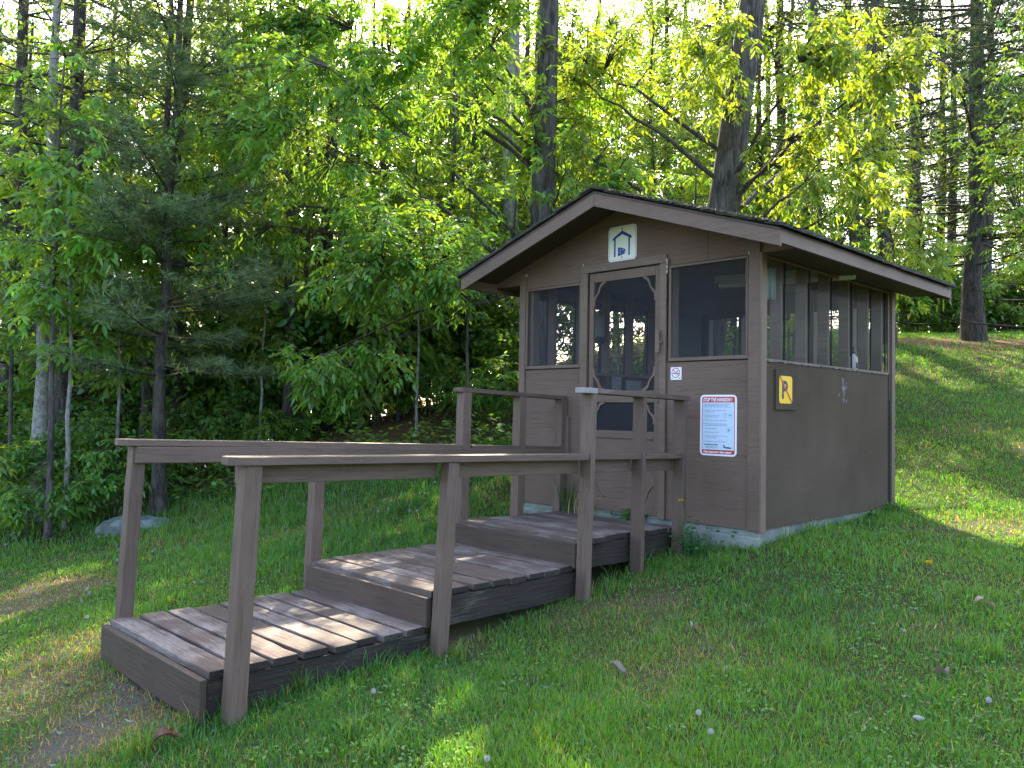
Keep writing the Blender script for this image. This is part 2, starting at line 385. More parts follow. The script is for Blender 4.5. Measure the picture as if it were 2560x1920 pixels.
# ------------------------------------------------------------------ terrain, water
def masks(x, y):
    """dry, dirt, forest litter, needles at a ground position"""
    nz = vnoise(x,y,.9,3)*.6+vnoise(x,y,.3,4)*.4
    def blob(px, py, rx, soft=.6): return np.clip((1-np.hypot(x-px, y-py)/rx)/soft, 0, 1)
    dry = np.zeros_like(x)
    for (cx, cy, rr_, a) in DRY: dry = np.maximum(dry, blob(cx,cy,rr_)*a)
    dry = np.clip(dry*1.3+(nz-.62)*1.6, 0, 1)
    dirt = np.zeros_like(x)
    for (cx, cy, rr_, a) in DIRT: dirt = np.maximum(dirt, blob(cx,cy,rr_)*a)
    dirt = np.clip(dirt*1.45*(.25+1.2*vnoise(x,y,.25,5))-.35, 0, 1)
    # forest side of the lawn edge, a polyline in plan
    s = edge_dist(x, y)
    fo = np.clip((s+(nz-.5)*1.1)/.5, 0, 1)
    nd = np.clip(blob(NP[0],NP[1],2.9,.5)*1.6*(.5+nz)-.5, 0, 1)
    nd = np.maximum(nd, np.clip(blob(BK[0],BK[1],2.6,.6)*1.7*(.4+nz)-.5,0,1))
    return dry, dirt, fo, nd
def dist_poly(x, y, pts):
    best = np.full(x.shape, 1e9); sign = np.ones(x.shape)
    for (ax,ay),(bx,by) in zip(pts[:-1], pts[1:]):
        dx, dy = bx-ax, by-ay; L2 = dx*dx+dy*dy
        t = np.clip(((x-ax)*dx+(y-ay)*dy)/L2, 0, 1); px, py = ax+t*dx, ay+t*dy
        d = np.hypot(x-px, y-py); s = np.sign((x-ax)*dy-(y-ay)*dx)
        m_ = d < best-1e-9; best = np.where(m_, d, best); sign = np.where(m_, s, sign)
    return best, sign
_e = [ground_hit(-300,1200), ground_hit(-100,1160), ground_hit(0,1140), ground_hit(130,1118), ground_hit(330,1085), ground_hit(500,1060), ground_hit(640,1040), ground_hit(800,1000), ground_hit(960,985), ground_hit(1080,965)]
EDGE = [(p[0],p[1]) for p in _e]
EDGE += [(EDGE[-1][0]-.2, EDGE[-1][1]+2.0), tuple(off(1240,13.5,0)[:2]), tuple(off(1500,16,0)[:2]), tuple(off(1750,21,0)[:2]), tuple(off(1900,25,0)[:2]), tuple(off(2300,25,0)[:2]), tuple(off(2700,25,0)[:2])]
def edge_dist(x, y):
    b, s = dist_poly(x, y, EDGE); return -b*s
_t = edge_dist(np.array([-1.0]), np.array([-7.0]))[0]
if _t > 0:
    def edge_dist(x, y):
        b, s = dist_poly(x, y, EDGE); return b*s
g = ground_hit
def gp(u, v, r_, a): p = g(u,v); return (p[0],p[1],r_,a)
DRY = [gp(60,1290,.9,.9),gp(150,1420,.6,.8),gp(60,1500,.6,.9),gp(250,1540,.7,.8),gp(1380,1480,.4,.3),gp(1400,1300,.5,.35),gp(700,1150,.9,.35),gp(980,1390,.3,.7),gp(2150,1130,1.0,.5),gp(2000,780,2.0,.25),gp(560,1130,.8,.4)]
DIRT = [gp(120,1600,.34,1.),gp(330,1500,.22,1.),gp(300,1470,.25,.9),gp(2080,1150,.8,.45),gp(1010,1330,.2,.6),gp(200,1610,.28,.8),gp(150,1640,.3,.9)]
_np = g(2110,742); NP = (_np[0],_np[1]-.3); _bk = g(900,900); BK = (_bk[0],_bk[1])
def axis_pts(lo, hi, step, far, grow=1.25):
    a = list(np.arange(lo, hi+1e-6, step)); s = step
    while a[-1] < far: s *= grow; a.append(a[-1]+s)
    s = step
    while a[0] > -far: s *= grow; a.insert(0, a[0]-s)
    return np.array(a)
gx = axis_pts(-12, 7, .16, 900); gy = axis_pts(-7.5, 20, .16, 900)
X, Y = np.meshgrid(gx, gy, indexing='ij'); Z = hgt(X.ravel(), Y.ravel())
dry, dirt, fo, nd = masks(X.ravel(), Y.ravel())
nx, ny = X.shape; I = np.arange(nx*ny).reshape(nx,ny)
Q = np.stack([I[:-1,:-1],I[1:,:-1],I[1:,1:],I[:-1,1:]],-1).reshape(-1,4)
me = raw_mesh('ground', np.stack([X.ravel(),Y.ravel(),Z],1), quads=Q, col=np.stack([dry,dirt,fo],1), smooth=True)
a = me.attributes.new('Ndl','FLOAT','POINT'); a.data.foreach_set('value', nd.astype(np.float32))
tag(link('ground', me, M_ground), 'sloping lawn ground with bare dirt patches and leaf litter under the trees', 'ground', kind='structure')
a = Acc(); a.add([(-3000,-1500,-3.6),(600,-1500,-3.6),(600,4000,-3.6),(-3000,4000,-3.6)], Q=[(0,1,2,3)])
tag(a.build('lake_water', M_water), 'pale bright lake seen between the tree trunks', 'lake', kind='structure')
# ================================================================== the screened hut
XW, DW = -2.47, 2.55            # left wall x, back wall y
hut = thing('fish_cleaning_hut', (XW/2, DW/2, 0), 'brown plywood screened hut with low gable roof standing on the lawn', 'hut')
a = Acc(); a.box((XW+.02,.02,-.8),(-.02,DW-.02,-.012)); a.box((XW+.0,-.03,-.8),(-.0,.02,-.055))
fo_ = a.build('foundation', M_conc, hut, bevel=.01)
ZB, ZT = 1.262, 2.02            # screen openings
XP, HB = -1.235, 1.615          # ridge x, half span at fascia
SL = (2.637-2.10)/HB
def ztop(x): return 2.637-SL*abs(x-XP)
# front wall skins (butting boxes)
a = Acc(); t0, t1 = 0.0, .014
a.box((XW,t0,-.005),(-1.727,t1,1.235)); a.box((-.821,t0,-.005),(0,t1,1.262))
a.prism([(-2.84,2.048),(XW,2.048),(XW,2.0),(-1.727,2.0),(-1.727,2.095),(-.821,2.095),(-.821,2.03),(0,2.03),(0,2.048),(.36,2.048),(.36,ztop(.36)-.022),(XP,ztop(XP)-.022),(-2.84,ztop(-2.84)-.022)], 1, t0, t1)
a.build('front_wall', M_ply, hut)
a = Acc(); a.box((-.45,-.0015,2.03),(-.447,-.0002,2.33)); a.build('panel_seam', M_black, hut)
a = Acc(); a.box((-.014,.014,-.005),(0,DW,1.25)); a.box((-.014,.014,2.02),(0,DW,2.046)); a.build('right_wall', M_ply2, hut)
a = Acc(); a.box((XW,.014,-.005),(XW+.014,DW,1.25)); a.box((XW,.014,1.99),(XW+.014,DW,2.046)); a.build('left_wall', M_ply, hut)
a = Acc(); a.box((XW+.014,DW-.014,-.005),(-.014,DW,1.25)); a.prism([(-2.84,2.048),(XW+.014,2.048),(XW+.014,1.95),(-.014,1.95),(-.014,2.048),(.36,2.048),(.36,ztop(.36)-.022),(XP,ztop(XP)-.022),(-2.84,ztop(-2.84)-.022)], 1, DW-.014, DW)
a.build('back_wall', M_ply, hut)
a = Acc(); a.box((XW+.015,.015,-.012),(-.015,DW-.015,.004)); a.build('floor_slab', M_conc, hut)
a = Acc(); a.box((XW+.014,.014,2.12),(-.014,DW-.014,2.132)); a.build('ceiling', M_in, hut)
# interior lining of lower walls and plates
def hb(name, a_, b_, mat=M_trim, bevel=.003): 
    q = Acc(); q.box(a_, b_); return q.build(name, mat, hut, bevel=bevel)
# studs and plates
def studs(ax, fixed0, fixed1, pos, z0=0.005, z1=2.118):
    for p in pos:
        if ax == 'x': hb('stud', (p-.019, fixed0, z0), (p+.019, fixed1, z1), M_in)
        else: hb('stud', (fixed0, p-.019, z0), (fixed1, p+.019, z1), M_in)
MULL = [.36,.78,1.19,1.60,2.02,2.36]
studs('y', -.105, -.016, [.075]+MULL[:5]+[2.34])
studs('y', XW+.016, XW+.105, [.075]+MULL[:5]+[2.34])
studs('x', DW-.105, DW-.016, [-.35,-.75,-1.16,-1.56,-1.96])
studs('x', .016, .105, [-.12,-.80,-1.75,-2.36])
for nm, b0, b1 in (('sill_plate',(-.106,.10,1.222),(-.015,DW-.11,1.255)),('sill_plate',(XW+.015,.10,1.222),(XW+.106,DW-.11,1.255)),('sill_plate',(XW+.11,DW-.106,1.222),(-.11,DW-.015,1.255))):
    hb(nm, b0, b1, M_in)
# tall dark header panels inside above the openings
hb('header', (XW+.11, DW-.10, 1.90), (-.11, DW-.06, 2.115), M_in)
# corner boards
hb('corner_board', (-.092,-.020,-.012),(.002,-.001,2.30), M_trim, .003)
hb('corner_board', (.001,-.0205,-.02),(.021,.058,2.046), M_trim, .003)
hb('corner_board', (XW-.02,-.020,-.012),(XW+.055,-.001,2.15), M_trim, .003)
hb('corner_board', (.001,DW-.055,-.012),(.021,DW+.022,2.046), M_trim, .003)
hb('corner_board', (XW-.02,DW-.055,-.012),(XW-.001,DW+.022,2.046), M_trim, .003)
hb('corner_gap', (.0005,DW-.105,-.0),(.003,DW-.056,2.044), M_black, 0)
hb('cover_strip', (.001,DW-.085,1.0),(.009,DW-.075,2.04), M_trim, 0)
# ---- windows: frame + screen
def window_y(name, x0, x1, z0, z1, y, fr=.028, mull=(), scr=M_screen):
    q = Acc(); T = .016
    q.box((x0,y-T,z0),(x1,y,z0+fr)); q.box((x0,y-T,z1-fr*.7),(x1,y,z1)); q.box((x0,y-T,z0+fr),(x0+fr*.8,y,z1-fr*.7)); q.box((x1-fr*.5,y-T,z0+fr),(x1,y,z1-fr*.7))
    w = q.build(name, M_trim, hut, bevel=.002)
    s_ = Acc(); s_.box((x0+.005,y+.002,z0+.005),(x1-.005,y+.0028,z1-.005)); s_.build('screen', scr, w)
    g_ = Acc(); g_.box((x0-.006,y-.003,z0-.008),(x1+.006,y-.0004,z0-.0006)); g_.box((x0-.006,y-.003,z1+.0006),(x1+.006,y-.0004,z1+.007)); g_.build('shadow_gap', M_black, w)
    return w
window_y('window', XW+.062, -1.730, 1.238, 1.992, -.001)
window_y('window', -.800, -.096, 1.262, 2.036, -.001)
window_y('window', XW+.03, -.03, 1.245, 1.965, DW+.018, scr=M_glass)
def window_x(x, sgn, y0, y1, z0, z1, mull):
    T = .012*sgn; q = Acc(); fr = .016
    def bb(y_a, z_a, y_b, z_b, t=T): q.box((min(x,x+t),y_a,z_a),(max(x,x+t),y_b,z_b))
    bb(y0,z0,y1,z0+fr); bb(y0,z1-fr,y1,z1); bb(y0,z0+fr,y0+.012,z1-fr); bb(y1-.02,z0+fr,y1,z1-fr)
    w = q.build('window', M_trim, hut, bevel=.002)
    for p in mull:
        q2 = Acc(); q2.box((min(x,x+T*.8),p-.007,z0+fr),(max(x,x+T*.8),p+.007,z1-fr)); q2.build('mullion', M_black, w)
    s_ = Acc(); s_.box((x-.0035*sgn-.0004,y0+.004,z0+.004),(x-.0035*sgn+.0004,y1-.004,z1-.004)); s_.build('screen', M_glass, w)
window_x(.001, 1, .060, DW-.11, 1.248, 2.032, MULL)
window_x(XW-.001, -1, .060, DW-.11, 1.235, 2.0, MULL)
q = Acc()
for i in range(60):
    y_ = .08+2.3*rng.random(); q.box((.002,y_,1.243),(.006+.01*rng.random(),y_+.01+.05*rng.random(),1.247+.007*rng.random()))
q.build('sill_debris', simple('cobweb_dust', (.25,.25,.24), .9), hut)
# ---- door casing and door
casing = Acc(); y0c = -.022
casing.box((-1.727,y0c,-.01),(-1.651,-.001,2.066)); casing.box((-.884,y0c,-.01),(-.821,-.001,2.066)); casing.box((-1.727,y0c-.001,2.067),(-.821,-.001,2.135))
casing.build('door_frame', M_trim, hut, bevel=.003)
for i, (x_, z_, s_) in enumerate(((-.813,2.085,.013),(-.812,2.062,.010),(-.813,2.03,.014),(-.812,1.99,.013),(-2.40,2.125,.012),(-.085,2.052,.012),(-1.70,2.145,.009))):
    bpy_me = None
    th = np.linspace(0,2*math.pi,9)[:-1]; V=[]; Qd=[]
    for j, ph in enumerate(np.linspace(-1.4,1.4,6)):
        V += [(x_+s_*.7*math.cos(ph)*math.cos(t), -.022+s_*.8*math.cos(ph)*math.sin(t), z_+s_*1.3*math.sin(ph)) for t in th]
        if j: Qd += [((j-1)*8+k,(j-1)*8+(k+1)%8,j*8+(k+1)%8,j*8+k) for k in range(8)]
    link('foam_blob', raw_mesh('foam_blob', V, quads=Qd, smooth=True), simple('cocoon_cream', (.42,.42,.36), .8) if i==0 else bpy.data.materials['cocoon_cream'], hut)
DX0, DX1 = -1.641, -.893; yd0, yd1 = -.002, .028
q = Acc()
q.box((DX0,yd0,.006),(-1.592,yd1,2.058)); q.box((-.942,yd0,.006),(DX1,yd1,2.058))
for z0_, z1_ in ((1.978,2.058),(.929,1.03),(.625,.690),(.006,.115)):
    q.box((-1.591,yd0+.001,z0_),(-.943,yd1-.001,z1_))
door = q.build('door', M_trim, hut, bevel=.003)
q = Acc(); q.box((-1.591,.010,.116),(-.943,.016,.624)); q.build('kick_panel', M_ply, door)
q = Acc(); q.box((-1.590,.012,1.031),(-.944,.0128,1.977)); q.build('door_screen', M_screen, door)
q = Acc(); q.box((-1.590,.012,.691),(-.944,.018,.928)); q.build('pet_mesh', M_dark, door)
q = Acc(); q.box((DX0-.006,yd0+.006,2.0595),(DX1+.006,yd1,2.0655)); q.box((DX0-.009,yd0+.006,.006),(DX0-.0005,yd1,2.058)); q.box((DX1+.0005,yd0+.006,.006),(DX1+.007,yd1,2.058)); q.build('door_gap', M_black, door)
def bracket(cx, cz, sx, sz, w=.12, h=.20):
    """curved scroll corner bracket, corner at cx,cz, running in sx and sz"""
    q = Acc(); n_ = 12; outer=[]; inner=[]
    for i in range(n_+1):
        t = i/n_
        u_ = w*(1-t)**1.0; v_ = h*t
        bow = math.sin(t*math.pi)*.028+ .010*math.sin(t*math.pi*3)
        px = u_ - bow*.8*(-1); pz = v_ - bow*(-1)
        th_ = .021+.006*math.cos(t*2*math.pi)
        L = math.hypot(w,h); nx_, nz_ = h/L, w/L
        outer.append((w*(1-t)-bow*nx_*1.0-th_*nx_*.5, h*t-bow*nz_-th_*nz_*.5)); inner.append((w*(1-t)-bow*nx_+th_*nx_*.5, h*t-bow*nz_+th_*nz_*.5))
    V=[]; 
    for yy in (.0005,.021):
        for o_, i_ in zip(outer, inner): V += [(cx+sx*o_[0],yy,cz+sz*o_[1]),(cx+sx*i_[0],yy,cz+sz*i_[1])]
    m_ = 2*(n_+1); F=[]
    for i in range(n_):
        b=2*i; F += [(b,b+1,b+3,b+2),(m_+b,m_+b+2,m_+b+3,m_+b+1),(b,b+2,m_+b+2,m_+b),(b+1,m_+b+1,m_+b+3,b+3)]
    F += [(0,m_,m_+1,1),(m_-2,m_-1,2*m_-1,2*m_-2)]
    q.add(V, Q=F); return q.build('scroll_bracket', M_trim, door)
for cx, sx in ((-1.590,1),(-.944,-1)):
    bracket(cx, 1.976, sx, -1); bracket(cx, 1.032, sx, 1, .12, .19); bracket(cx, .927, sx, -1, .12, .17); bracket(cx, .117, sx, 1, .13, .20)
q = Acc(); q.box((-.905,-.050,1.335),(-.868,-.024,1.515)); q.box((-.895,-.0235,1.355),(-.880,-.0225,1.495)); q.box((-.868,-.040,1.41),(-.850,-.028,1.432)); q.build('door_handle', M_trim, door, bevel=.003)
q = Acc(); q.tube([(-.905,-.004,1.02),(-.898,-.02,1.0),(-.905,-.02,.975),(-.898,-.012,.95),(-.905,-.005,.92)], .004, 6); q.build('hook', simple('steel_hook', (.30,.30,.30), .4, metallic=.8), door)
# ---- roof
roof_q = Acc()
for s_ in (-1,1):
    xe = XP+s_*HB
    roof_q.prism([(XP,2.637),(xe,2.10),(xe,2.10-.018),(XP,2.637-.018)], 1, -.452, 3.02)
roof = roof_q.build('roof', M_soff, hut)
for s_ in (-1,1):
    xe = XP+s_*HB
    q = Acc(); q.prism([(XP+s_*.001,2.617),(xe,2.08),(xe,1.975),(XP+s_*.001,2.512)], 1, -.452, -.430)
    q.build('rake_board', M_trim, roof, bevel=.002)
    q = Acc(); x_a, x_b = (xe-.022, xe) if s_>0 else (xe, xe+.022)
    q.box((x_a,-.4295,2.0),(x_b,3.0,2.086)); q.build('eave_board', M_trim, roof, bevel=.002)
    q = Acc(); q.prism([(XP+s_*.001,2.617),(xe,2.08),(xe,1.975),(XP+s_*.001,2.512)], 1, 3.0, 3.02); q.build('rake_board', M_trim, roof, bevel=.002)
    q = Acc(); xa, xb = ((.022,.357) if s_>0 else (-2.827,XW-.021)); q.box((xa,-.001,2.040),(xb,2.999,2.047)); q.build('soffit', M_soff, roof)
# shingles: courses along each slope with ragged, slightly lifted edges
rs = np.random.default_rng(3)
for s_ in (-1,1):
    q = Acc(); NC, NR = 60, 13
    for r_ in range(NR):
        ta, tb = r_/NR, min(1.0+.012,(r_+1.25)/NR)
        ys_ = np.linspace(-.475, 3.045, NC+1)
        lift = rs.random(NC+1)*.006; sag = np.interp(ys_, [-.475,.5,1.5,3.045],[0,.004,-.004,.002])
        V=[]
        for k_, yy in enumerate(ys_):
            jt = rs.normal(0,.006); e_ = rs.normal(0,.004) if k_ in (0,NC) else 0
            for t_, dz in ((ta,.006),(tb,.014)):
                xx = XP+s_*(HB+.02)*(t_+ (jt/HB if t_==tb else 0)); zz = 2.637-SL*abs(xx-XP)+dz+lift[k_]+sag[k_]+(NR-r_)*.0004
                V += [(xx,yy+e_,zz-.003),(xx,yy+e_,zz+.018)]
        F=[]
        for k_ in range(NC):
            b=4*k_; c_=b+4
            F += [(b+1,b+3,c_+3,c_+1),(b+2,b,c_,c_+2),(b+3,b+2,c_+2,c_+3),(b,b+1,c_+1,c_)]
        F += [(0,2,3,1),(4*NC,4*NC+1,4*NC+3,4*NC+2)]
        q.add(V, Q=F)
    q.build('shingles', M_roof, roof)
q = Acc()
for k_ in range(14):
    ya_ = -.49+k_*.254
    for s_ in (-1,1):
        q.prism([(XP,2.672+.003*(k_%2)),(XP+s_*.13,2.632+.003*(k_%2)),(XP+s_*.13,2.618),(XP,2.655)], 1, ya_, ya_+.27)
q.build('ridge_cap', M_roof, roof)
q = Acc()
for i in range(1700):   # moss, needles and grit lying along the right-hand roof edges
    if rs.random() < .55:
        yy = rs.uniform(-.46,3.03); xx = XP+HB+rs.uniform(-.10,.03)
    else:
        yy = rs.uniform(-.485,-.40); xx = XP+rs.uniform(.1,1)*HB
    zz = 2.637-SL*abs(xx-XP)+.024; L_ = rs.uniform(.008,.05); a_ = rs.uniform(0,6.28); hh = rs.uniform(.004,.026)
    dx, dy = math.cos(a_)*L_, math.sin(a_)*L_
    q.add([(xx-dx,yy-dy,zz),(xx+dy*.4,yy-dx*.4,zz),(xx+dx,yy+dy,zz-.004),(xx,yy,zz+hh)], T=[(0,1,3),(1,2,3),(2,0,3)])
q.build('roof_moss', M_moss, roof)

# ================================================================== things on and in the hut
def txt(s, size, bold=0, shear=0, sx=1.0, align='LEFT'):
    cu = bpy.data.curves.new('t','FONT'); cu.body = s; cu.size = size; cu.shear = shear; cu.offset = bold; cu.align_x = align; cu.resolution_u = 3
    o = bpy.data.objects.new('t', cu); COL.objects.link(o)
    bpy.context.view_layer.update(); dg = bpy.context.evaluated_depsgraph_get()
    me = bpy.data.meshes.new_from_object(o.evaluated_get(dg)); bpy.data.objects.remove(o); bpy.data.curves.remove(cu)
    V = np.array([v.co[:] for v in me.vertices]) if len(me.vertices) else np.zeros((0,3)); F = [list(p.vertices) for p in me.polygons]
    bpy.data.meshes.remove(me); V = V*np.array([sx,1,1]); return V, F
class Flat:
    """flat printed shapes in a sign's own u,v plane, small offset w"""
    def __init__(s): s.V=[]; s.F=[]
    def poly(s, pts, w=0):
        b=len(s.V); s.V += [(p[0],p[1],w) for p in pts]; s.F.append(list(range(b,b+len(pts)))); return s
    def rr(s, x0,y0,x1,y1,r_,w=0,n=5):
        pts=[]
        for cx,cy,a0 in ((x1-r_,y1-r_,0),(x0+r_,y1-r_,90),(x0+r_,y0+r_,180),(x1-r_,y0+r_,270)):
            for i in range(n+1):
                t=R(a0+90*i/n); pts.append((cx+r_*math.cos(t),cy+r_*math.sin(t)))
        return s.poly(pts,w)
    def ring(s,cx,cy,r0,r1,w=0,n=28,sy=1):
        for i in range(n):
            a0,a1=2*math.pi*i/n,2*math.pi*(i+1)/n
            s.poly([(cx+r0*math.cos(a0),cy+r0*sy*math.sin(a0)),(cx+r1*math.cos(a0),cy+r1*sy*math.sin(a0)),(cx+r1*math.cos(a1),cy+r1*sy*math.sin(a1)),(cx+r0*math.cos(a1),cy+r0*sy*math.sin(a1))],w)
        return s
    def disc(s,cx,cy,r_,w=0,n=20): return s.poly([(cx+r_*math.cos(2*math.pi*i/n),cy+r_*math.sin(2*math.pi*i/n)) for i in range(n)],w)
    def bar(s,x0,y0,x1,y1,t,w=0):
        L=math.hypot(x1-x0,y1-y0); nx_,ny_=-(y1-y0)/L*t/2,(x1-x0)/L*t/2
        return s.poly([(x0-nx_,y0-ny_),(x1-nx_,y1-ny_),(x1+nx_,y1+ny_),(x0+nx_,y0+ny_)],w)
    def text(s,string,x,y,size,w=0,**kw):
        V,F=txt(string,size,**kw); b=len(s.V); s.V += [(x+v[0],y+v[1],w) for v in V]; s.F += [[i+b for i in f] for f in F]; return s
    def build(s,name,mat,parent,org,ud,th=0):
        org=np.array(org,float); ud=np.array(ud,float); vd=np.array([0,0,1.]); nd_=np.cross(ud,vd)
        P=[tuple(org+ud*v[0]+vd*v[1]+nd_*v[2]) for v in s.V]; F=list(s.F)
        if th:
            n_=len(P); P += [tuple(np.array(p)-nd_*th) for p in P]
            for f in s.F:
                F.append([i+n_ for i in f][::-1])
                for i in range(len(f)): F.append([f[i],f[i]+n_,f[(i+1)%len(f)]+n_,f[(i+1)%len(f)]])
        me=bpy.data.meshes.new(name); me.from_pydata(P,[],F); me.update(); return link(name,me,mat,parent)
m_pale = simple('reflective_pale', (.66,.70,.56), .35, 12, .06); m_blue = simple('sign_blue', (.012,.045,.24), .4); m_white = simple('sign_white', (.78,.79,.82), .35, 20, .04)
m_red = simple('sign_red', (.50,.045,.035), .45, 30, .12); m_pblue = simple('sign_pale_blue', (.55,.66,.80), .35, 15, .05); m_ink = simple('sign_ink', (.03,.04,.07), .5); m_yel = simple('sign_yellow', (.82,.50,.008), .4, 14, .04)
m_grey = simple('sign_grey_line', (.25,.28,.25), .5); m_zinc = simple('zinc_bolt', (.10,.10,.08), .4, metallic=.6)
m_pink = simple('sign_ink_soft', (.10,.13,.20), .5)
# shelter sign with fish
w_, h_ = .298, .300
sg = thing('shelter_sign', (-1.283,-.006,2.285), 'pale square sign with blue shelter and fish head above the screen door', 'sign')
org = (-1.432,-.006,2.137); ud = (1,0,0)
Flat().rr(0,0,w_,h_,.035).build('sign_plate', m_white, sg, org, ud, th=.004)
Flat().rr(.008,.008,w_-.008,h_-.008,.029,.0008).build('border_line', m_grey, sg, org, ud)
Flat().rr(.012,.012,w_-.012,h_-.012,.026,.0014).build('sign_face', m_pale, sg, org, ud)
f_ = Flat(); P_ = lambda u,v: (u*w_, (1-v)*h_)
f_.poly([P_(.497,.134),P_(.158,.328),P_(.158,.41),P_(.21,.375),P_(.267,.345),P_(.497,.237)][::-1],.002); f_.poly([P_(.497,.134),P_(.497,.237),P_(.72,.345),P_(.776,.375),P_(.83,.405),P_(.83,.322)][::-1],.002)
f_.poly([P_(.21,.36),P_(.267,.33),P_(.267,.865),P_(.21,.865)][::-1],.0021); f_.poly([P_(.72,.33),P_(.776,.36),P_(.776,.865),P_(.72,.865)][::-1],.0021)
f_.build('shelter_symbol', m_blue, sg, org, ud)
f_ = Flat(); pts = [P_(.35,.607)]+[P_(.35+.29*t,.607+.10*t**2.2) for t in (.3,.5,.7,.85,1)]+[P_(.60,.745),P_(.564,.757),P_(.60,.762),P_(.645,.757)]+[P_(.62-.27*t,.79+.075*t**.7) for t in (.15,.4,.7,1)]
f_.poly(pts[::-1],.002).build('fish_symbol', m_blue, sg, org, ud)
f_ = Flat().disc(.53*w_,(1-.69)*h_,.0048,.0028)
arc = [(.455-.035*math.sin(math.pi*t), .65+.15*t) for t in np.linspace(0,1,8)]
for (u0,v0),(u1,v1) in zip(arc[:-1],arc[1:]): f_.bar(*P_(u0,v0),*P_(u1,v1),.0024,.0028)
f_.build('fish_eye', m_pale, sg, org, ud)
Flat().rr(.143,.262,.153,.284,.004,.003).rr(.143,.020,.153,.038,.004,.003).build('bolt', m_zinc, sg, org, ud, th=.002)
# no smoking
sg = thing('no_smoking_sign', (-.73,-.006,1.164), 'small white no smoking sign with red ring below the right front screen', 'sign')
org = (-.780,-.006,1.113); Flat().rr(0,0,.101,.101,.004).build('sign_plate', m_white, sg, org, ud, th=.004)
Flat().bar(.02,.052,.072,.052,.007,.001).poly([(.072,.049),(.078,.049),(.078,.056),(.072,.056)],.001).bar(.045,.055,.058,.050,.006,.0011).disc(.014,.012,.005,.001).disc(.086,.012,.005,.001).build('cigarette_symbol', m_ink, sg, org, ud)
Flat().bar(.055,.062,.062,.078,.006,.001).bar(.062,.062,.070,.075,.006,.001).build('smoke_symbol', m_grey, sg, org, ud)
Flat().ring(.049,.056,.034,.040,.0016).bar(.024,.081,.074,.031,.005,.0016).build('prohibition_ring', m_red, sg, org, ud)
# stop the invasion
sg = thing('invasive_species_sign', (-.345,-.006,.757), 'tall white and red STOP THE INVASION notice on the front wall beside the door', 'sign')
org = (-.503,-.006,.525); w_, h_ = .316, .467
Flat().rr(0,0,w_,h_,.034).build('sign_plate', m_white, sg, org, ud, th=.004)
Flat().rr(.016,.014,w_-.016,h_-.014,.014,.0008).build('border', m_red, sg, org, ud)
Flat().poly([(.0215,.046),(w_-.0215,.046),(w_-.0215,.408),(.0215,.408)],.0014).build('text_panel', m_pblue, sg, org, ud)
f_ = Flat(); f_.text('STOP THE INVASION !', .026,.417,.038,.0018,bold=.0011,shear=.25,sx=.66); f_.text('Clean boats mean clean waters!',.030,.022,.0235,.0018,bold=.0010,shear=.25,sx=.80)
f_.build('heading', m_white, sg, org, ud)
f_ = Flat()
L_ = [(.029,.392,'Unintentionally, every year, boaters introduce invading species'),(.029,.382,'to waters in Ontario. Before entering a waterway, please'),(.029,.372,'follow these steps to ensure you do not spread invading species.'),
 (.043,.345,'Inspect your boat, trailer and equipment. Remove'),(.043,.333,'visible plants or animals.'),(.043,.307,'Drain water from motor, live well,'),(.043,.295,'bilge and transom wells on land.'),
 (.043,.268,'Empty bait buckets on land. Never release live bait.'),(.043,.241,'Wash/Dry your boat, trailer and equipment. Some'),(.043,.229,'species can survive out of water, so it is important to:'),
 (.050,.205,'Rinse with hot tap water, or'),(.050,.177,'Spray with high pressure water, or'),(.050,.150,'Dry your boat and equipment in the sun for several'),(.050,.138,'days to prevent transport.'),(.029,.107,'To report sightings or for more information, call the')]
for x_,y_,s_ in L_: f_.text(s_, x_, y_, .0098, .0018, sx=.93, bold=.00012)
f_.build('body_text', m_pink, sg, org, ud)
f_ = Flat()
for y_ in (.346,.308,.269,.242): f_.bar(.029,y_+.004,.032,y_,.002,.0018); f_.bar(.032,y_,.039,y_+.009,.002,.0018)
for y_ in (.208,.180,.153): f_.disc(.043,y_,.0022,.0018)
f_.text('Invading Species Hotline',.036,.080,.0175,.0018,bold=.0006,sx=.72); f_.text('1-800-563-7711',.042,.058,.019,.0018,sx=.95)
f_.poly([(.205,.066),(.222,.060),(.262,.058),(.278,.063),(.262,.069),(.240,.071),(.222,.069),(.216,.078),(.210,.086),(.202,.084),(.194,.082),(.203,.080),(.208,.076)],.0018)
f_.ring(.214,.312,.0175,.0186,.0018); f_.ring(.262,.312,.0175,.0186,.0018); f_.ring(.252,.198,.0195,.0206,.0018)
f_.bar(.202,.324,.226,.300,.0012,.0019); f_.bar(.250,.324,.274,.300,.0012,.0019); f_.bar(.238,.211,.266,.185,.0012,.0019)
f_.poly([(.216,.318),(.223,.316),(.222,.311),(.215,.313)],.0018); f_.poly([(.248,.311),(.262,.309),(.276,.312),(.262,.316)],.0018); f_.poly([(.242,.190),(.246,.201),(.256,.207),(.262,.203),(.252,.198),(.248,.188)],.0018)
f_.build('lettering', m_ink, sg, org, ud)
Flat().disc(.158,.444,.005,.0022).disc(.158,.021,.006,.0022).build('bolt', m_zinc, sg, org, ud, th=.001)
# no parking board on the right wall (faces +x)
sg = thing('no_parking_sign', (.016,.375,1.04), 'yellow no parking sign with crossed letter P on a brown board of the right wall', 'sign')
ud2 = (0,1,0); org = (.0185,.208,.886)
Flat().rr(0,0,.332,.306,.002).build('backing_board', M_ply2, sg, org, ud2, th=.017)
Flat().rr(.046,.048,.256,.258,.028,.0012).build('sign_face', m_yel, sg, org, ud2)
f_ = Flat(); f_.text('P',.082,.088,.190,.0020,bold=.005,sx=1.02); f_.build('letter', m_ink, sg, org, ud2)
Flat().bar(.058,.250,.244,.062,.016,.0028).build('red_slash', m_red, sg, org, ud2)
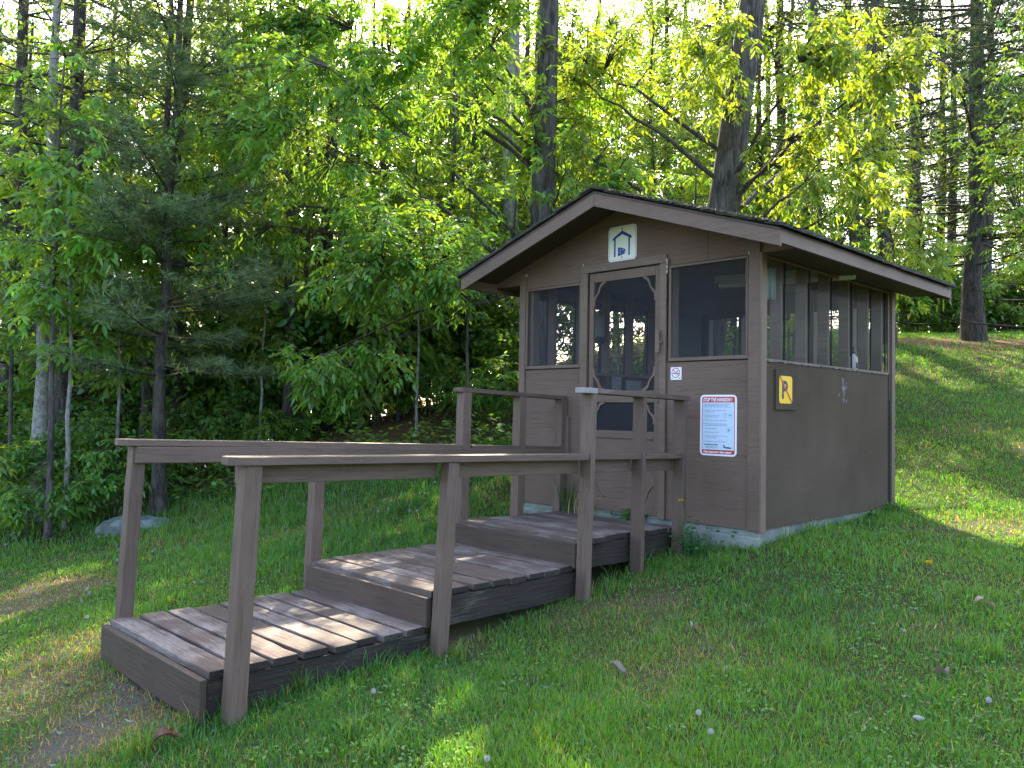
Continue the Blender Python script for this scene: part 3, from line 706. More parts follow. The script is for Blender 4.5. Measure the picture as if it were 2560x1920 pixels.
# scuff marks on the right wall
q = Acc(); rs = np.random.default_rng(11)
for i in range(22):
    y_ = 1.42+rs.normal(0,.035)+(i%2)*.06; z_ = 1.05+rs.normal(0,.05); L_ = .02+.05*rs.random()
    q.add([(.0008,y_-.006,z_),(.0008,y_+.006,z_),(.0008,y_+.016,z_+L_),(.0008,y_+.006,z_+L_)], Q=[(0,1,2,3)])
q.build('paint_scuff', simple('scuff', (.22,.22,.21), .8, 60, .5), hut)
# lamp under the ceiling
lp = thing('strip_lamp', (-1.9,1.6,2.08), 'pale fluorescent strip lamp fixed under the ceiling inside the hut', 'lamp')
pA = CAM+7.55*ray(1552,627); pB = CAM+7.35*ray(1640,619); dd = pB-pA; dd[2] = 0; dd /= np.linalg.norm(dd); pA[2] = 2.035
q = Acc(); q.tube([pA+dd*t for t in (0,.01,1.18,1.19)], [.01,.03,.03,.01], 10); q.build('tube_cover', simple('milky_plastic', (.50,.55,.52), .4), lp)
q = Acc()
pC = pA+dd*.6; nn = np.array([-dd[1],dd[0],0])
V = [tuple(pA+dd*t+nn*s_*.035+np.array([0,0,z_])) for t in (-.03,1.22) for s_ in (-1,1) for z_ in (.028,.083)]
q.add(V, Q=[(0,1,3,2),(4,6,7,5),(0,4,5,1),(2,3,7,6),(1,5,7,3),(0,2,6,4)]); q.build('lamp_housing', simple('lamp_metal', (.40,.42,.40), .5), lp)
# jug on the right-hand sill
jx, jy, jz = -.06, 1.80, 1.256
jg = thing('soap_jug', (jx,jy,jz), 'white plastic soap jug with black label and pump on the right sill', 'jug')
def lathe(prof, cx, cy, cz, n=16, sx=1, sy=1):
    V=[]; Qd=[]
    for k_, (r_, z_) in enumerate(prof):
        V += [(cx+sx*r_*math.cos(2*math.pi*i/n), cy+sy*r_*math.sin(2*math.pi*i/n), cz+z_) for i in range(n)]
        if k_: Qd += [((k_-1)*n+i,(k_-1)*n+(i+1)%n,k_*n+(i+1)%n,k_*n+i) for i in range(n)]
    return V, Qd
V, Qd = lathe([(.0,0),(.045,0),(.05,.01),(.05,.10),(.045,.12),(.022,.135),(.02,.15),(0,.15)], jx, jy, jz, sx=.7)
link('jug_body', raw_mesh('jug_body', V, quads=Qd, smooth=True), simple('jug_plastic', (.62,.60,.52), .4), jg)
q = Acc(); q.box((jx+.033,jy-.025,jz+.02),(jx+.0375,jy+.03,jz+.07)); q.build('jug_label', m_ink, jg)
V, Qd = lathe([(.0,.15),(.016,.15),(.016,.165),(.006,.168),(.006,.20),(.014,.203),(.014,.212),(0,.213)], jx, jy, jz, n=10)
o_ = link('pump', raw_mesh('pump', V, quads=Qd, smooth=True), m_ink, jg)
# towel hanging inside the right wall near the front
q = Acc(); n_ = 20; V=[]; Qd=[]
for i in range(n_):
    t=i/(n_-1)
    for z_ in (1.98,1.74): V.append((-.20+.16*t-.0, .30+.02*math.sin(i*1.5)*(1.0 if z_<1.8 else .4), z_+.01*math.sin(i)))
Qd=[(2*i,2*i+1,2*i+3,2*i+2) for i in range(n_-1)]
tw = link('hanging_cloth', raw_mesh('hanging_cloth', V, quads=Qd, smooth=True), simple('cloth_green', (.36,.48,.44), .9), None)
tag(tw, 'pale green cloth hanging inside beside the front right corner post', 'cloth')
sm = tw.modifiers.new('thick','SOLIDIFY'); sm.thickness = .004
# dispenser, notices, plastic sheet inside
q = Acc(); q.box((-2.455,1.0,1.62),(-2.345,1.11,1.86)); dsp = q.build('towel_dispenser', simple('grey_plastic', (.30,.31,.33), .45), None, bevel=.02)
tag(dsp, 'grey plastic towel dispenser on the left inner wall seen through the door', 'dispenser'); q = Acc(); q.box((-2.45,1.005,1.56),(-2.35,1.105,1.618)); q.build('dispenser_mouth', m_ink, dsp, bevel=.01)
for (y0_,y1_,z0_,z1_,lb) in ((1.20,1.385,.98,1.235,'grey notice board inside the hut, left of the two low in the door screen'),(1.44,1.735,.93,1.20,'framed grey notice inside the hut, right of the two low in the door screen')):
    q = Acc(); q.box((-2.352,y0_,z0_),(-2.336,y1_,z1_)); nb = q.build('notice_board', simple('notice_frame', (.10,.10,.11), .6), None, bevel=.004); tag(nb, lb, 'notice board')
    q = Acc(); q.box((-2.3355,y0_+.015,z0_+.015),(-2.333,y1_-.015,z1_-.015)); q.build('notice_paper', simple('notice_paper_grey', (.22,.225,.23), .6, 10, .3), nb)
mt, n, out = newmat('cloudy_plastic'); v = coords(n); f1 = noise(n, v, 20, 6, .7, 1.0)
df = N(n,'ShaderNodeBsdfDiffuse'); n.links.new(mixc(n, f1, (.08,.11,.15), (.30,.36,.42)), df.inputs[0]); tr = N(n,'ShaderNodeBsdfTranslucent'); tr.inputs[0].default_value = (.35,.42,.48,1)
mx = N(n,'ShaderNodeMixShader'); mx.inputs[0].default_value = .35; n.links.new(df.outputs[0], mx.inputs[1]); n.links.new(tr.outputs[0], mx.inputs[2]); n.links.new(mx.outputs[0], out.inputs[0])
q = Acc(); q.box((-2.335,DW-.114,1.15),(-2.025,DW-.110,1.955)); ps = q.build('plastic_sheet', mt, None); tag(ps, 'cloudy blue-grey plastic sheet covering a rear opening, seen through the right front screen', 'sheet')
q = Acc(); q.box((-2.024,DW-.125,1.10),(-1.965,DW-.107,1.96)); q.build('dark_batten', m_ink, ps)
# ================================================================== stepped walkway with handrails
wk = thing('stepped_walkway', (-1.26,-2.0,-.5), 'brown timber walkway of three stepped platforms with handrails leading to the hut door', 'walkway')
def platform(name, y0, y1, z0, z1, xl, xr, nb, th=.040, gap=.024, drop=.175, seed=0, jag=.012):
    pf = bpy.data.objects.new(name, None); COL.objects.link(pf); pf.location = ((xl+xr)/2,(y0+y1)/2,z0); attach(pf, wk); pf.empty_display_size=.1
    rr_ = np.random.default_rng(seed); L = (y1-y0); p = L/nb
    for i in range(nb):
        yc = y0+p*(i+.5); zt = z0+(z1-z0)*(i+.5)/nb+rr_.normal(0,.0012)
        a0 = rr_.normal(0,jag); a1 = rr_.normal(0,jag)
        if i == 0: a0 = a1 = 0
        tilt = rr_.normal(0,.002)
        beam('deck_board', (xl+a0,yc+rr_.normal(0,.002),zt-th/2+tilt), (xr+a1+.0,yc+rr_.normal(0,.002),zt-th/2-tilt), p-gap*(.7+.6*rr_.random()), th, M_deck, pf, bevel=.005, wobble=.0022, seed=seed*50+i, endmat=M_end)
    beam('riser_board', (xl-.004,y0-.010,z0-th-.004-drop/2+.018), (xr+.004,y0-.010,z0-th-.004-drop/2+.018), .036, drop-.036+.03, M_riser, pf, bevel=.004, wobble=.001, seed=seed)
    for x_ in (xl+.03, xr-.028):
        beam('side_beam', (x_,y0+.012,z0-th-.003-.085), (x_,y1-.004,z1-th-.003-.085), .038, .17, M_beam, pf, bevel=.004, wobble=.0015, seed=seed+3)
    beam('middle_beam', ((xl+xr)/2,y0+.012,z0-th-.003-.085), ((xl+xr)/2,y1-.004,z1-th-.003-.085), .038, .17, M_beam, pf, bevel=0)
    return pf
platform('lower_platform', -3.868, -2.578, -.364, -.377, -1.902, -.634, 8, seed=1, drop=.20)
platform('middle_platform', -2.575, -1.312, -.188, -.192, -1.915, -.632, 8, seed=2)
platform('upper_platform', -1.308, -.105, -.010, -.036, -1.842, -.628, 9, gap=.010, seed=3)
# posts: (bottom, top, width across x, depth along y)
def post(b, t, wx, wy, mat=M_rail):
    return beam('post', b, t, wy, wx, mat, wk, up=(1,0,0), bevel=.005, wobble=.0008)
post((-.574,-3.765,-.68),(-.580,-3.706,.572),.086,.086)
post((-.566,-2.560,-.56),(-.562,-2.500,.545),.070,.080)
post((-.568,-1.318,-.42),(-.566,-1.272,.972),.100,.045)
post((-.566,-.725,-.36),(-.566,-.702,.965),.098,.043)
post((-.566,-.205,-.30),(-.566,-.180,.955),.098,.043)
post((-1.950,-3.775,-.70),(-1.945,-3.716,.607),.088,.075)
post((-1.962,-2.535,-.60),(-1.950,-2.505,.565),.088,.080)
post((-1.925,-1.222,-.45),(-1.915,-1.207,.985),.088,.088)
post((-1.925,-.590,-.36),(-1.915,-.578,.975),.088,.075)
post((-1.925,-.065,-.30),(-1.915,-.045,.962),.088,.075)
# caps (handrails) and side rails
def cap(p0, p1, w, h, ch=.03): return beam('handrail', p0, p1, w, h, M_rail, wk, bevel=.004, chamfer=ch)
cap((-.585,-3.830,.594),(-.585,-1.325,.543),.135,.040,.035)
cap((-.592,-1.270,.542),(-.592,-.728,.530),.120,.038,0); cap((-.592,-.680,.529),(-.592,-.206,.519),.120,.038,0)
beam('side_rail', (-.640,-3.655,.525),(-.640,-2.545,.502),.036,.092,M_rail,wk); beam('side_rail', (-.640,-2.470,.500),(-.640,-1.31,.475),.036,.092,M_rail,wk)
beam('side_rail', (-.640,-1.27,.474),(-.640,-.735,.463),.036,.090,M_rail,wk); beam('side_rail', (-.640,-.69,.462),(-.640,-.20,.452),.036,.090,M_rail,wk)
beam('side_rail', (-.640,-3.745,.527),(-.640,-3.66,.5255),.036,.090,M_rail,wk)
cap((-1.938,-3.835,.627),(-1.938,-1.265,.552),.130,.038,.035); cap((-1.930,-1.150,.548),(-1.930,-.02,.512),.110,.036,0)
beam('side_rail', (-1.884,-3.745,.555),(-1.884,-.03,.463),.034,.095,M_rail,wk)
cap((-.568,-1.372,.988),(-.568,-.130,.961),.115,.034,.02); cap((-1.925,-1.285,1.004),(-1.925,-.022,.967),.115,.034,.02)
beam('rail_end', (-.568,-1.374,.9885),(-.568,-1.255,.986),.118,.0365,M_white_end,wk,chamfer=.02); beam('short_cleat', (-.700,-.055,.70),(-.700,-.055,.955),.035,.03,M_rail,wk,up=(1,0,0))
beam('short_cleat', (-1.860,-.02,.40),(-1.860,-.02,.80),.03,.035,M_rail,wk,up=(1,0,0))
# ================================================================== foliage generators
def unit(v): return v/(np.linalg.norm(v,axis=-1,keepdims=True)+1e-9)
def leaf_quads(acc, P, D, L, Wd, col, rr_, hi=False, droop=.15):
    """one folded leaf per row: base P, axis D, length L, width Wd"""
    n = len(P); D = unit(D); up = np.array([0,0,1.])+rr_.normal(0,.45,(n,3)); Sd = unit(np.cross(D, up)); Nn = unit(np.cross(Sd, D))
    L = np.broadcast_to(L,(n,))[:,None]; Wd = np.broadcast_to(Wd,(n,))[:,None]
    dr = np.array([0,0,-1.])*L*droop
    if not hi:
        V = np.stack([P, P+D*L*.42+Sd*Wd*.5-Nn*Wd*.12, P+D*L+dr, P+D*L*.42-Sd*Wd*.5-Nn*Wd*.12], 1).reshape(-1,3)
        Q = np.arange(n*4).reshape(-1,4); k=4
    else:
        V = np.stack([P, P+D*L*.28+Sd*Wd*.46-Nn*Wd*.14, P+D*L*.66+Sd*Wd*.38-Nn*Wd*.12+dr*.45, P+D*L+dr, P+D*L*.66-Sd*Wd*.38-Nn*Wd*.12+dr*.45, P+D*L*.28-Sd*Wd*.46-Nn*Wd*.14], 1).reshape(-1,3)
        b = np.arange(n)[:,None]*6; Q = np.concatenate([b+[0,1,2,3], b+[0,3,4,5]]).reshape(-1,4); k=6
    acc.add(V, Q=Q, C=np.repeat(col, k, axis=0))
def greens(n, base, rr_, dv=.22, dh=.12):
    b = np.array(base)[None,:]*(1+rr_.normal(0,dv,(n,1))); b = b*(1+np.stack([rr_.normal(0,dh,n), np.zeros(n), rr_.normal(0,dh,n)],1))
    return np.clip(b, .004, .9)
def ellip(n, c, r_, rr_, shell=.45):
    d = unit(rr_.normal(0,1,(n,3))); k = rr_.random(n)**shell
    return np.array(c)+d*k[:,None]*np.array(r_)
def bez(a, b, c, n):
    t = np.linspace(0,1,n)[:,None]; return (1-t)**2*a+2*t*(1-t)*b+t*t*c
def make_broadleaf(seed, H, r0, blobs, lean=(0,0), leafL=.09, compound=True, per=9, base=(.10,.21,.03), hi=False, sparse=1.0, trunk_top=.93, keep=None, tw=.006, weep=0.0, bare=0, wl=.42, jit=.6, limb=.30):
    rr_ = np.random.default_rng(seed)
    T, B, Cc = Acc(), Acc(), Acc()
    n = 14; t = np.linspace(0,1,n); jx = np.cumsum(rr_.normal(0,.075*jit*H/n*4,n))*.5; jy = np.cumsum(rr_.normal(0,.075*jit*H/n*4,n))*.5; jx -= jx[0]; jy -= jy[0]
    P = np.stack([lean[0]*t*H+jx*.5, lean[1]*t*H+jy*.5, t*H*trunk_top-.15], 1)
    rad = r0*(1-.72*t)*(1+.45*np.exp(-t*H/.35)); T.tube(P, rad, 12 if r0>.09 else 7)
    for (c, r_, nt_) in blobs:
        c = np.array(c,float); r_ = np.array(r_,float); lim=[]
        for k_ in range(max(2, int(nt_/55)+1)):
            e = ellip(1, c, r_*.75, rr_)[0]; hd = np.hypot(*(e[:2]-np.interp(e[2],P[:,2],P[:,0])*np.array([1,0])-np.array([0,1])*np.interp(e[2],P[:,2],P[:,1])))
            z0 = np.clip(e[2]-.55*hd-.2, .15*H if H>3 else .1, H*.9*trunk_top); s_ = np.array([np.interp(z0,P[:,2],P[:,0]),np.interp(z0,P[:,2],P[:,1]),z0])
            mid = (s_+e)/2+np.array([0,0,.12*hd])+rr_.normal(0,.08,3)*hd*.5
            q = bez(s_, mid, e, 10); q[2:-1] += rr_.normal(0,.03,(7,3))*max(.3,hd)*.25
            rb = np.interp(z0, P[:,2], rad)*limb; B.tube(q, np.linspace(rb, max(.006,rb*.18), 10), 6); lim.append(q)
        LP = np.concatenate(lim+[P[(P[:,2]>c[2]-r_[2])]])
        E_ = ellip(nt_, c, r_, rr_); 
        if keep is not None: E_ = E_[keep(E_)]
        d2 = ((E_[:,None]-LP[None])**2).sum(-1)+np.maximum(0, LP[None,:,2]-E_[:,None,2]+.0)**2*.8
        S_ = LP[np.argmin(d2,1)]
        for s_, e in zip(S_, E_):
            L_ = np.linalg.norm(e-s_); mid = (s_+e)/2+np.array([0,0,.15*L_])+rr_.normal(0,.06,3)*L_
            e2 = e-np.array([0,0,weep*L_]); q = bez(s_, mid, e2, 6)
            B.tube(q, np.linspace(tw*1.6, tw*.4, 6), 3)
            if bare and rr_.random() < bare: continue
            m_ = max(2,int(per*(.6+.8*rr_.random())*sparse)); tt = rr_.uniform(.35,1.04,m_)
            p = (1-tt)[:,None]**2*s_+2*(tt*(1-tt))[:,None]*mid+(tt**2)[:,None]*e2
            ax = unit(e2-mid); d = unit(ax[None]*.7+rr_.normal(0,.75,(m_,3))*np.array([1,1,.45])-np.array([0,0,.15+weep]))
            if compound:
                sd = unit(np.cross(d, np.array([0,0,1.])+rr_.normal(0,.2,(m_,3)))); st = leafL*1.9*(.7+.6*rr_.random((m_,1)))
                cb = greens(m_, base, rr_)
                for f_, s_a in ((.45,1),(.45,-1),(.75,1),(.75,-1),(1.,0)):
                    D_ = d*(.55 if s_a else 1.)+sd*s_a*.85-np.array([0,0,.35])+rr_.normal(0,.18,(m_,3))
                    leaf_quads(Cc, p+d*st*f_-np.array([0,0,.25])*st*f_*f_, D_, leafL*(.75+.5*rr_.random(m_)), leafL*wl*(.8+.4*rr_.random(m_)), cb*(1+rr_.normal(0,.08,(m_,1))), rr_, hi, .22)
            else:
                for z_ in range(3):
                    D_ = d+rr_.normal(0,.5,(m_,3)); leaf_quads(Cc, p+rr_.normal(0,leafL*.9,(m_,3)), D_, leafL*(.7+.6*rr_.random(m_)), leafL*.72*(.8+.4*rr_.random(m_)), greens(m_, base, rr_), rr_, hi, .1)
    return T.mesh('trunk',True), B.mesh('branches',True), Cc.mesh('crown')
def make_pine(seed, H, r0, z0, R0, gap=.5, nb=5, tuft_gap=.16, nL=.11, nn=16, base=(.035,.075,.035), lean=(0,0), dead=0, rise=.12, fork=False, nw=.0035, pw=.75, dens=1.0):
    rr_ = np.random.default_rng(seed); T, B, Cc = Acc(), Acc(), Acc(); n=14; t=np.linspace(0,1,n)
    w_ = np.cumsum(rr_.normal(0,.006*H,(n,2)),0)*.5; w_ -= w_[0]
    P = np.stack([lean[0]*t*H+w_[:,0], lean[1]*t*H+w_[:,1], t*H-.2],1); rad = r0*(1-.85*t)*(1+.5*np.exp(-t*H/.4))
    T.tube(P, rad, 12 if r0>.08 else 7)
    if fork:
        k_=6; q = P[k_:].copy(); q[:,0] += np.linspace(0,1,n-k_)**.8*H*.07; T.tube(q, rad[k_:]*.75, 9)
    z = z0; tips=[]; dirs=[]
    def at_(z_): return np.array([np.interp(z_,P[:,2],P[:,0]),np.interp(z_,P[:,2],P[:,1]),z_])
    zz = z0-dead*gap*1.2
    while zz < H*.985:
        f = (zz-z0)/(H-z0); dd_ = zz < z0
        Lm = R0*(1-max(f,0))**pw*(1 if not dd_ else .7)+.12
        for b in range(nb):
            if rr_.random() < .12: continue
            a_ = rr_.uniform(0,6.283); L_ = Lm*rr_.uniform(.6,1.1); s_ = at_(zz+rr_.uniform(-.12,.12)*gap*2)
            h_ = np.array([math.cos(a_),math.sin(a_),0]); ri = rise+.35*max(f,0)+rr_.normal(0,.07)
            e = s_+h_*L_+np.array([0,0,ri*L_]); mid = (s_+e)/2+np.array([0,0,-.06*L_])+rr_.normal(0,.05,3)*L_
            q = bez(s_, mid, e, 7); rb = min(.05,max(.007, r0*.22*(L_/R0))); B.tube(q, np.linspace(rb,.004,7), 4)
            sdv = np.array([-h_[1],h_[0],0]); m_ = max(2,int(L_*.8/tuft_gap))
            for j in range(m_):
                tt = .25+.75*(j+.5)/m_; p = (1-tt)**2*s_+2*tt*(1-tt)*mid+tt*tt*e
                wd = L_*.42*(1-tt)+.05
                for sg_ in (-1,1):
                    l2 = wd*rr_.uniform(.5,1.2); dv = unit(h_*rr_.uniform(.5,1.0)+sdv*sg_*rr_.uniform(.5,1.1)+np.array([0,0,rr_.uniform(-.1,.35)]))
                    pe = p+dv*l2; B.tube(np.stack([p,(p+pe)/2+np.array([0,0,-.02]),pe]), [.0045,.003,.002], 3)
                    if dd_ : continue
                    k2 = max(1,int(l2/tuft_gap*1.3*dens))
                    for g_ in range(k2): tips.append(p+dv*l2*(g_+1)/k2); dirs.append(dv)
                if tt > .6 and not dd_: tips.append(p); dirs.append(unit(e-mid))
        zz += gap*rr_.uniform(.75,1.25)*(1-.35*max(f,0))
    tips = np.array(tips); dirs = np.array(dirs); M_ = len(tips); cb = greens(M_, base, rr_, .25, .1)
    Pn = np.repeat(tips,nn,0); D_ = unit(np.repeat(dirs,nn,0)*.75+rr_.normal(0,.62,(M_*nn,3))+np.array([0,0,.12])); Ln = nL*rr_.uniform(.7,1.15,(M_*nn,1))
    Pn = Pn+rr_.normal(0,nL*.12,Pn.shape)
    sd = unit(np.cross(D_, rr_.normal(0,1,D_.shape)))*nw
    V = np.stack([Pn-sd, Pn+sd, Pn+D_*Ln],1).reshape(-1,3)
    Cc.add(V, T=np.arange(len(V)).reshape(-1,3), C=np.repeat(np.repeat(cb,nn,0)*(1+rr_.normal(0,.12,(M_*nn,1))),3,axis=0))
    return T.mesh('trunk',True), B.mesh('branches',True), Cc.mesh('crown')
def tree(kind, name, loc, label, cat, group, meshes, mats, rz=0, scale=1.0):
    r_ = thing(name, tuple(loc), label, cat, group, rz, scale)
    for nm, me, mt in zip(('trunk','branches','crown'), meshes, mats):
        if not len(me.vertices): continue
        if not me.materials: me.materials.append(mt)
        o = bpy.data.objects.new(nm, me); COL.objects.link(o); o.parent = r_
    return r_
BM = (M_bark, M_twig, M_leaf); DM = (M_bark_d, M_bark_d, M_needle)
def toview(dl, dd_):  # sideways (right of view) and depth metres -> world dx,dy
    return np.array([_r[0]*dl-_u[0]*0+(-math.sin(ya))*dd_, _r[1]*dl+math.cos(ya)*dd_])
def vb(dl, dd_, z): v = toview(dl,dd_); return (v[0], v[1], z)
LG = (.125,.245,.040); LY = (.150,.285,.035); LD = (.110,.215,.045)

# ---- the two big trees behind the hut
b1 = spot(1153,10.6)
def keep1(E_):   # the upper stem stays open in the crown
    lat = E_[:,0]*RT[0]+E_[:,1]*RT[1]; dep = E_[:,0]*FW[0]+E_[:,1]*FW[1]
    return ~((np.abs(lat-.15) < .42) & (dep < .5) & (E_[:,2] > 2.4) & (E_[:,2] < 6.0)) | (np.random.default_rng(len(E_)).random(len(E_)) < .22)
ms = make_broadleaf(21, 13, .20, [(vb(-2.9,-.9,3.6),(1.7,1.6,1.0),170),(vb(-.9,-.9,5.2),(1.2,.8,.8),70),(vb(.1,-1.0,2.9),(.55,.4,.9),26),(vb(-1.6,-1.5,2.0),(1.3,1.2,.75),120),(vb(-4.2,-.2,2.5),(1.3,1.3,1.0),80),(vb(-1.6,-.3,4.6),(1.6,1.5,.9),120),(vb(-3.2,.3,5.4),(1.6,1.6,.9),90),(vb(.2,1.5,4.6),(1.5,1.5,1.3),80),(vb(.1,-.2,8.0),(2.4,2.3,1.1),230),(vb(0,-.6,4.0),(.6,.5,1.1),34),(vb(0,.1,6.9),(1.3,1.3,.8),90),(vb(-2.3,-1.2,.75),(1.0,.8,.4),40),(vb(1.0,-.4,3.0),(.7,.7,.8),35)],  # highest blobs lie above the view, added to shade the foreground
    limb=.17, lean=(.012,.010), leafL=.088, per=12, base=LG, hi=True, keep=keep1, jit=.12)
tree('b','box_elder_tree', b1, 'tall broadleaf tree with drooping bright leaves rising behind the left end of the hut roof', 'tree', None, ms, BM)
b2 = spot(1496,10.8)
def keep2(E_):
    lat = E_[:,0]*RT[0]+E_[:,1]*RT[1]; dep = E_[:,0]*FW[0]+E_[:,1]*FW[1]; c_ = E_[:,2]*.125
    return ~((np.abs(lat-c_) < .40) & (dep < .6) & (E_[:,2] > 1.5) & (E_[:,2] < 6.0)) | (np.random.default_rng(len(E_)).random(len(E_)) < .25)
ms = make_broadleaf(22, 13, .265, [(vb(1.3,-.8,3.4),(1.2,1.1,.9),120),(vb(2.3,-.4,2.6),(1.0,1.0,.8),80),(vb(1.5,-1.8,4.5),(1.1,.9,.7),80),(vb(-1.5,.2,3.6),(1.0,1.2,1.2),80),(vb(.2,-.9,4.9),(.8,.5,.9),46),(vb(1.0,-.9,2.2),(.9,.6,.6),40),(vb(-1.2,.3,5.3),(1.4,1.4,.9),70),(vb(.5,-.5,8.0),(1.9,1.9,1.1),160),(vb(2.7,1.5,4.4),(1.1,1.0,.9),70)],  # top blob sits out of view, kept dense to shade the near lawn
    limb=.17, lean=tuple(toview(.122,0)), leafL=.086, per=10, base=LY, hi=True, jit=.12, keep=keep2, weep=.25, bare=.12)
tree('b','leaning_tree', b2, 'thick leaning grey trunk with yellow-green sunlit leaves behind the middle of the hut roof', 'tree', None, ms, BM)

# ---- prototypes
PB = [make_broadleaf(31, 9, .075, [((0,0,4.0),(2.0,2.0,3.0),230),((.6,.3,7.4),(1.5,1.5,1.6),90)], leafL=.092, per=11, base=LG, wl=.5),
      make_broadleaf(32, 11, .10, [((.3,0,6.6),(2.4,2.4,3.9),280),((-.8,.6,3.6),(1.8,1.6,1.8),90)], leafL=.082, compound=False, per=13, base=LD, sparse=1.0),
      make_broadleaf(33, 8, .06, [((0,.2,4.4),(1.8,1.8,3.6),220)], leafL=.078, compound=False, per=13, base=LY),
      make_broadleaf(34, 13, .13, [((0,0,9),(2.8,2.8,4.0),260),((.5,-.8,4.6),(1.8,1.8,2.0),100)], leafL=.085, compound=False, per=12, base=LD, sparse=.9)]
SAP = [make_broadleaf(41, 3.6, .022, [((0,0,2.3),(.65,.65,1.15),46)], leafL=.085, per=8, base=LG, hi=True, tw=.003),
       make_broadleaf(42, 4.6, .03, [((.1,0,3.0),(.8,.8,1.4),60)], leafL=.075, per=8, base=LG, hi=True, tw=.003)]
SHR = [make_broadleaf(51, 1.0, .012, [((0,0,.62),(.50,.50,.42),34)], leafL=.070, per=8, base=LG, hi=True, tw=.003),
       make_broadleaf(52, 1.2, .014, [((.05,0,.7),(.60,.55,.50),40)], leafL=.055, compound=False, per=9, base=(.075,.185,.03), hi=True, tw=.003),
       make_broadleaf(53, .8, .010, [((0,0,.45),(.45,.45,.32),26)], leafL=.075, per=7, base=(.10,.23,.03), hi=True, tw=.0025)]
PI = [make_pine(61, 9.5, .085, .8+.9, 1.85, gap=.42, nb=7, nL=.12, nn=17, nw=.0042, base=(.125,.185,.070), dens=2.0),
      make_pine(62, 15, .17, 3.2, 2.7, gap=.62, nb=5, tuft_gap=.22, nL=.13, nn=14, base=(.072,.115,.045), dead=4, nw=.005),
      make_pine(63, 17, .16, 6.5, 2.6, gap=.7, nb=5, tuft_gap=.24, nL=.14, nn=13, base=(.060,.098,.038), dead=7, nw=.006)]
THIN = [make_broadleaf(71, 9, .05, [((0,0,6.0),(1.2,1.2,2.8),100),((0,0,2.4),(1.0,1.0,1.5),44)], leafL=.09, per=8, base=LG, bare=.2, jit=.7),
        make_broadleaf(72, 10, .085, [((0,.3,6.8),(1.5,1.5,3.0),110),((.2,0,3.0),(1.2,1.2,1.8),46)], leafL=.085, compound=False, per=8, base=LD, bare=.3, jit=.7, lean=(.03,.01))]
# ---- named pines and stems of the left wood
tree('p','young_pine', spot(350,9.6), 'young blue-green pine with soft needles left of centre at the edge of the wood', 'pine tree', None, PI[0], DM, .4, .98)
ms = make_pine(66, 14, .15, 2.6, 2.2, gap=.6, nb=5, tuft_gap=.2, nL=.12, nn=13, base=(.075,.12,.048), dead=3, nw=.0045)
tree('p','pine_tree', spot(158,11.6), 'thick straight dark pine trunk behind the leaves near the left edge of the photo', 'pine tree', None, ms, DM)
tree('p','pine_tree', spot(20,12.6), 'dark pine at the far left edge, its needles filling the top left corner', 'pine tree', None, PI[1], DM, 2.0, .9)
ms = make_broadleaf(81, 9, .095, [((0,0,6.6),(1.4,1.4,2.2),70)], leafL=.06, compound=False, per=7, base=LD)
tree('b','birch_tree', spot(84,9.6), 'birch with pale peeling trunk low in the left edge thicket', 'birch tree', None, ms, (M_bark_p, M_twig, M_leaf))
tree('b','sapling_tree', spot(118,8.9), 'tall sapling with bright compound leaves before the dark pine trunk at left', 'tree', None, SAP[1], BM, .3, 1.28)
tree('b','sapling_tree', spot(150,9.3), 'thin pale-stemmed sapling curving up beside the birch', 'tree', None, SAP[0], (M_bark_p,M_twig,M_leaf), 1.3, 1.45)
STEMS = [(322,11.0,1,.9,'dark forked stem standing directly left of the lake glint'),(368,11.6,1,1.2,'thicker dark stem directly right of the lake glint'),(418,12.4,0,.9,'thin straight stem, third right of the young pine'),
 (478,12.8,1,.8,'slim dark stem with a clear gap of lake on both sides'),(560,13.2,0,1.0,'slender stem where the bright undergrowth begins'),(612,11.2,1,1.1,'dark knotty trunk rooted on the edge of the bank'),
 (700,12.6,1,1.5,'stout dark trunk leaning left above the bank'),(738,13.8,0,1.1,'left one of the three thin parallel stems above the bank'),(764,14.2,0,1.0,'middle one of the three thin parallel stems above the bank'),(792,14.4,0,1.15,'right one of the three thin parallel stems above the bank'),(255,12.2,0,1.0,'thin stem halfway between the pine trunk and the young pine'),(205,13.5,1,1.0,'dark stem just right of the thick pine trunk'),(650,12.2,0,.9,'thin stem between the knotty trunk and the leaning trunk')]
for i, (u_, d_, k_, s_, lb) in enumerate(STEMS):
    tree('b','forest_tree', spot(u_,d_), lb, 'tree', 'slender trees of the left wood', THIN[k_], (M_bark_d, M_twig, M_leaf), i*1.7, s_)
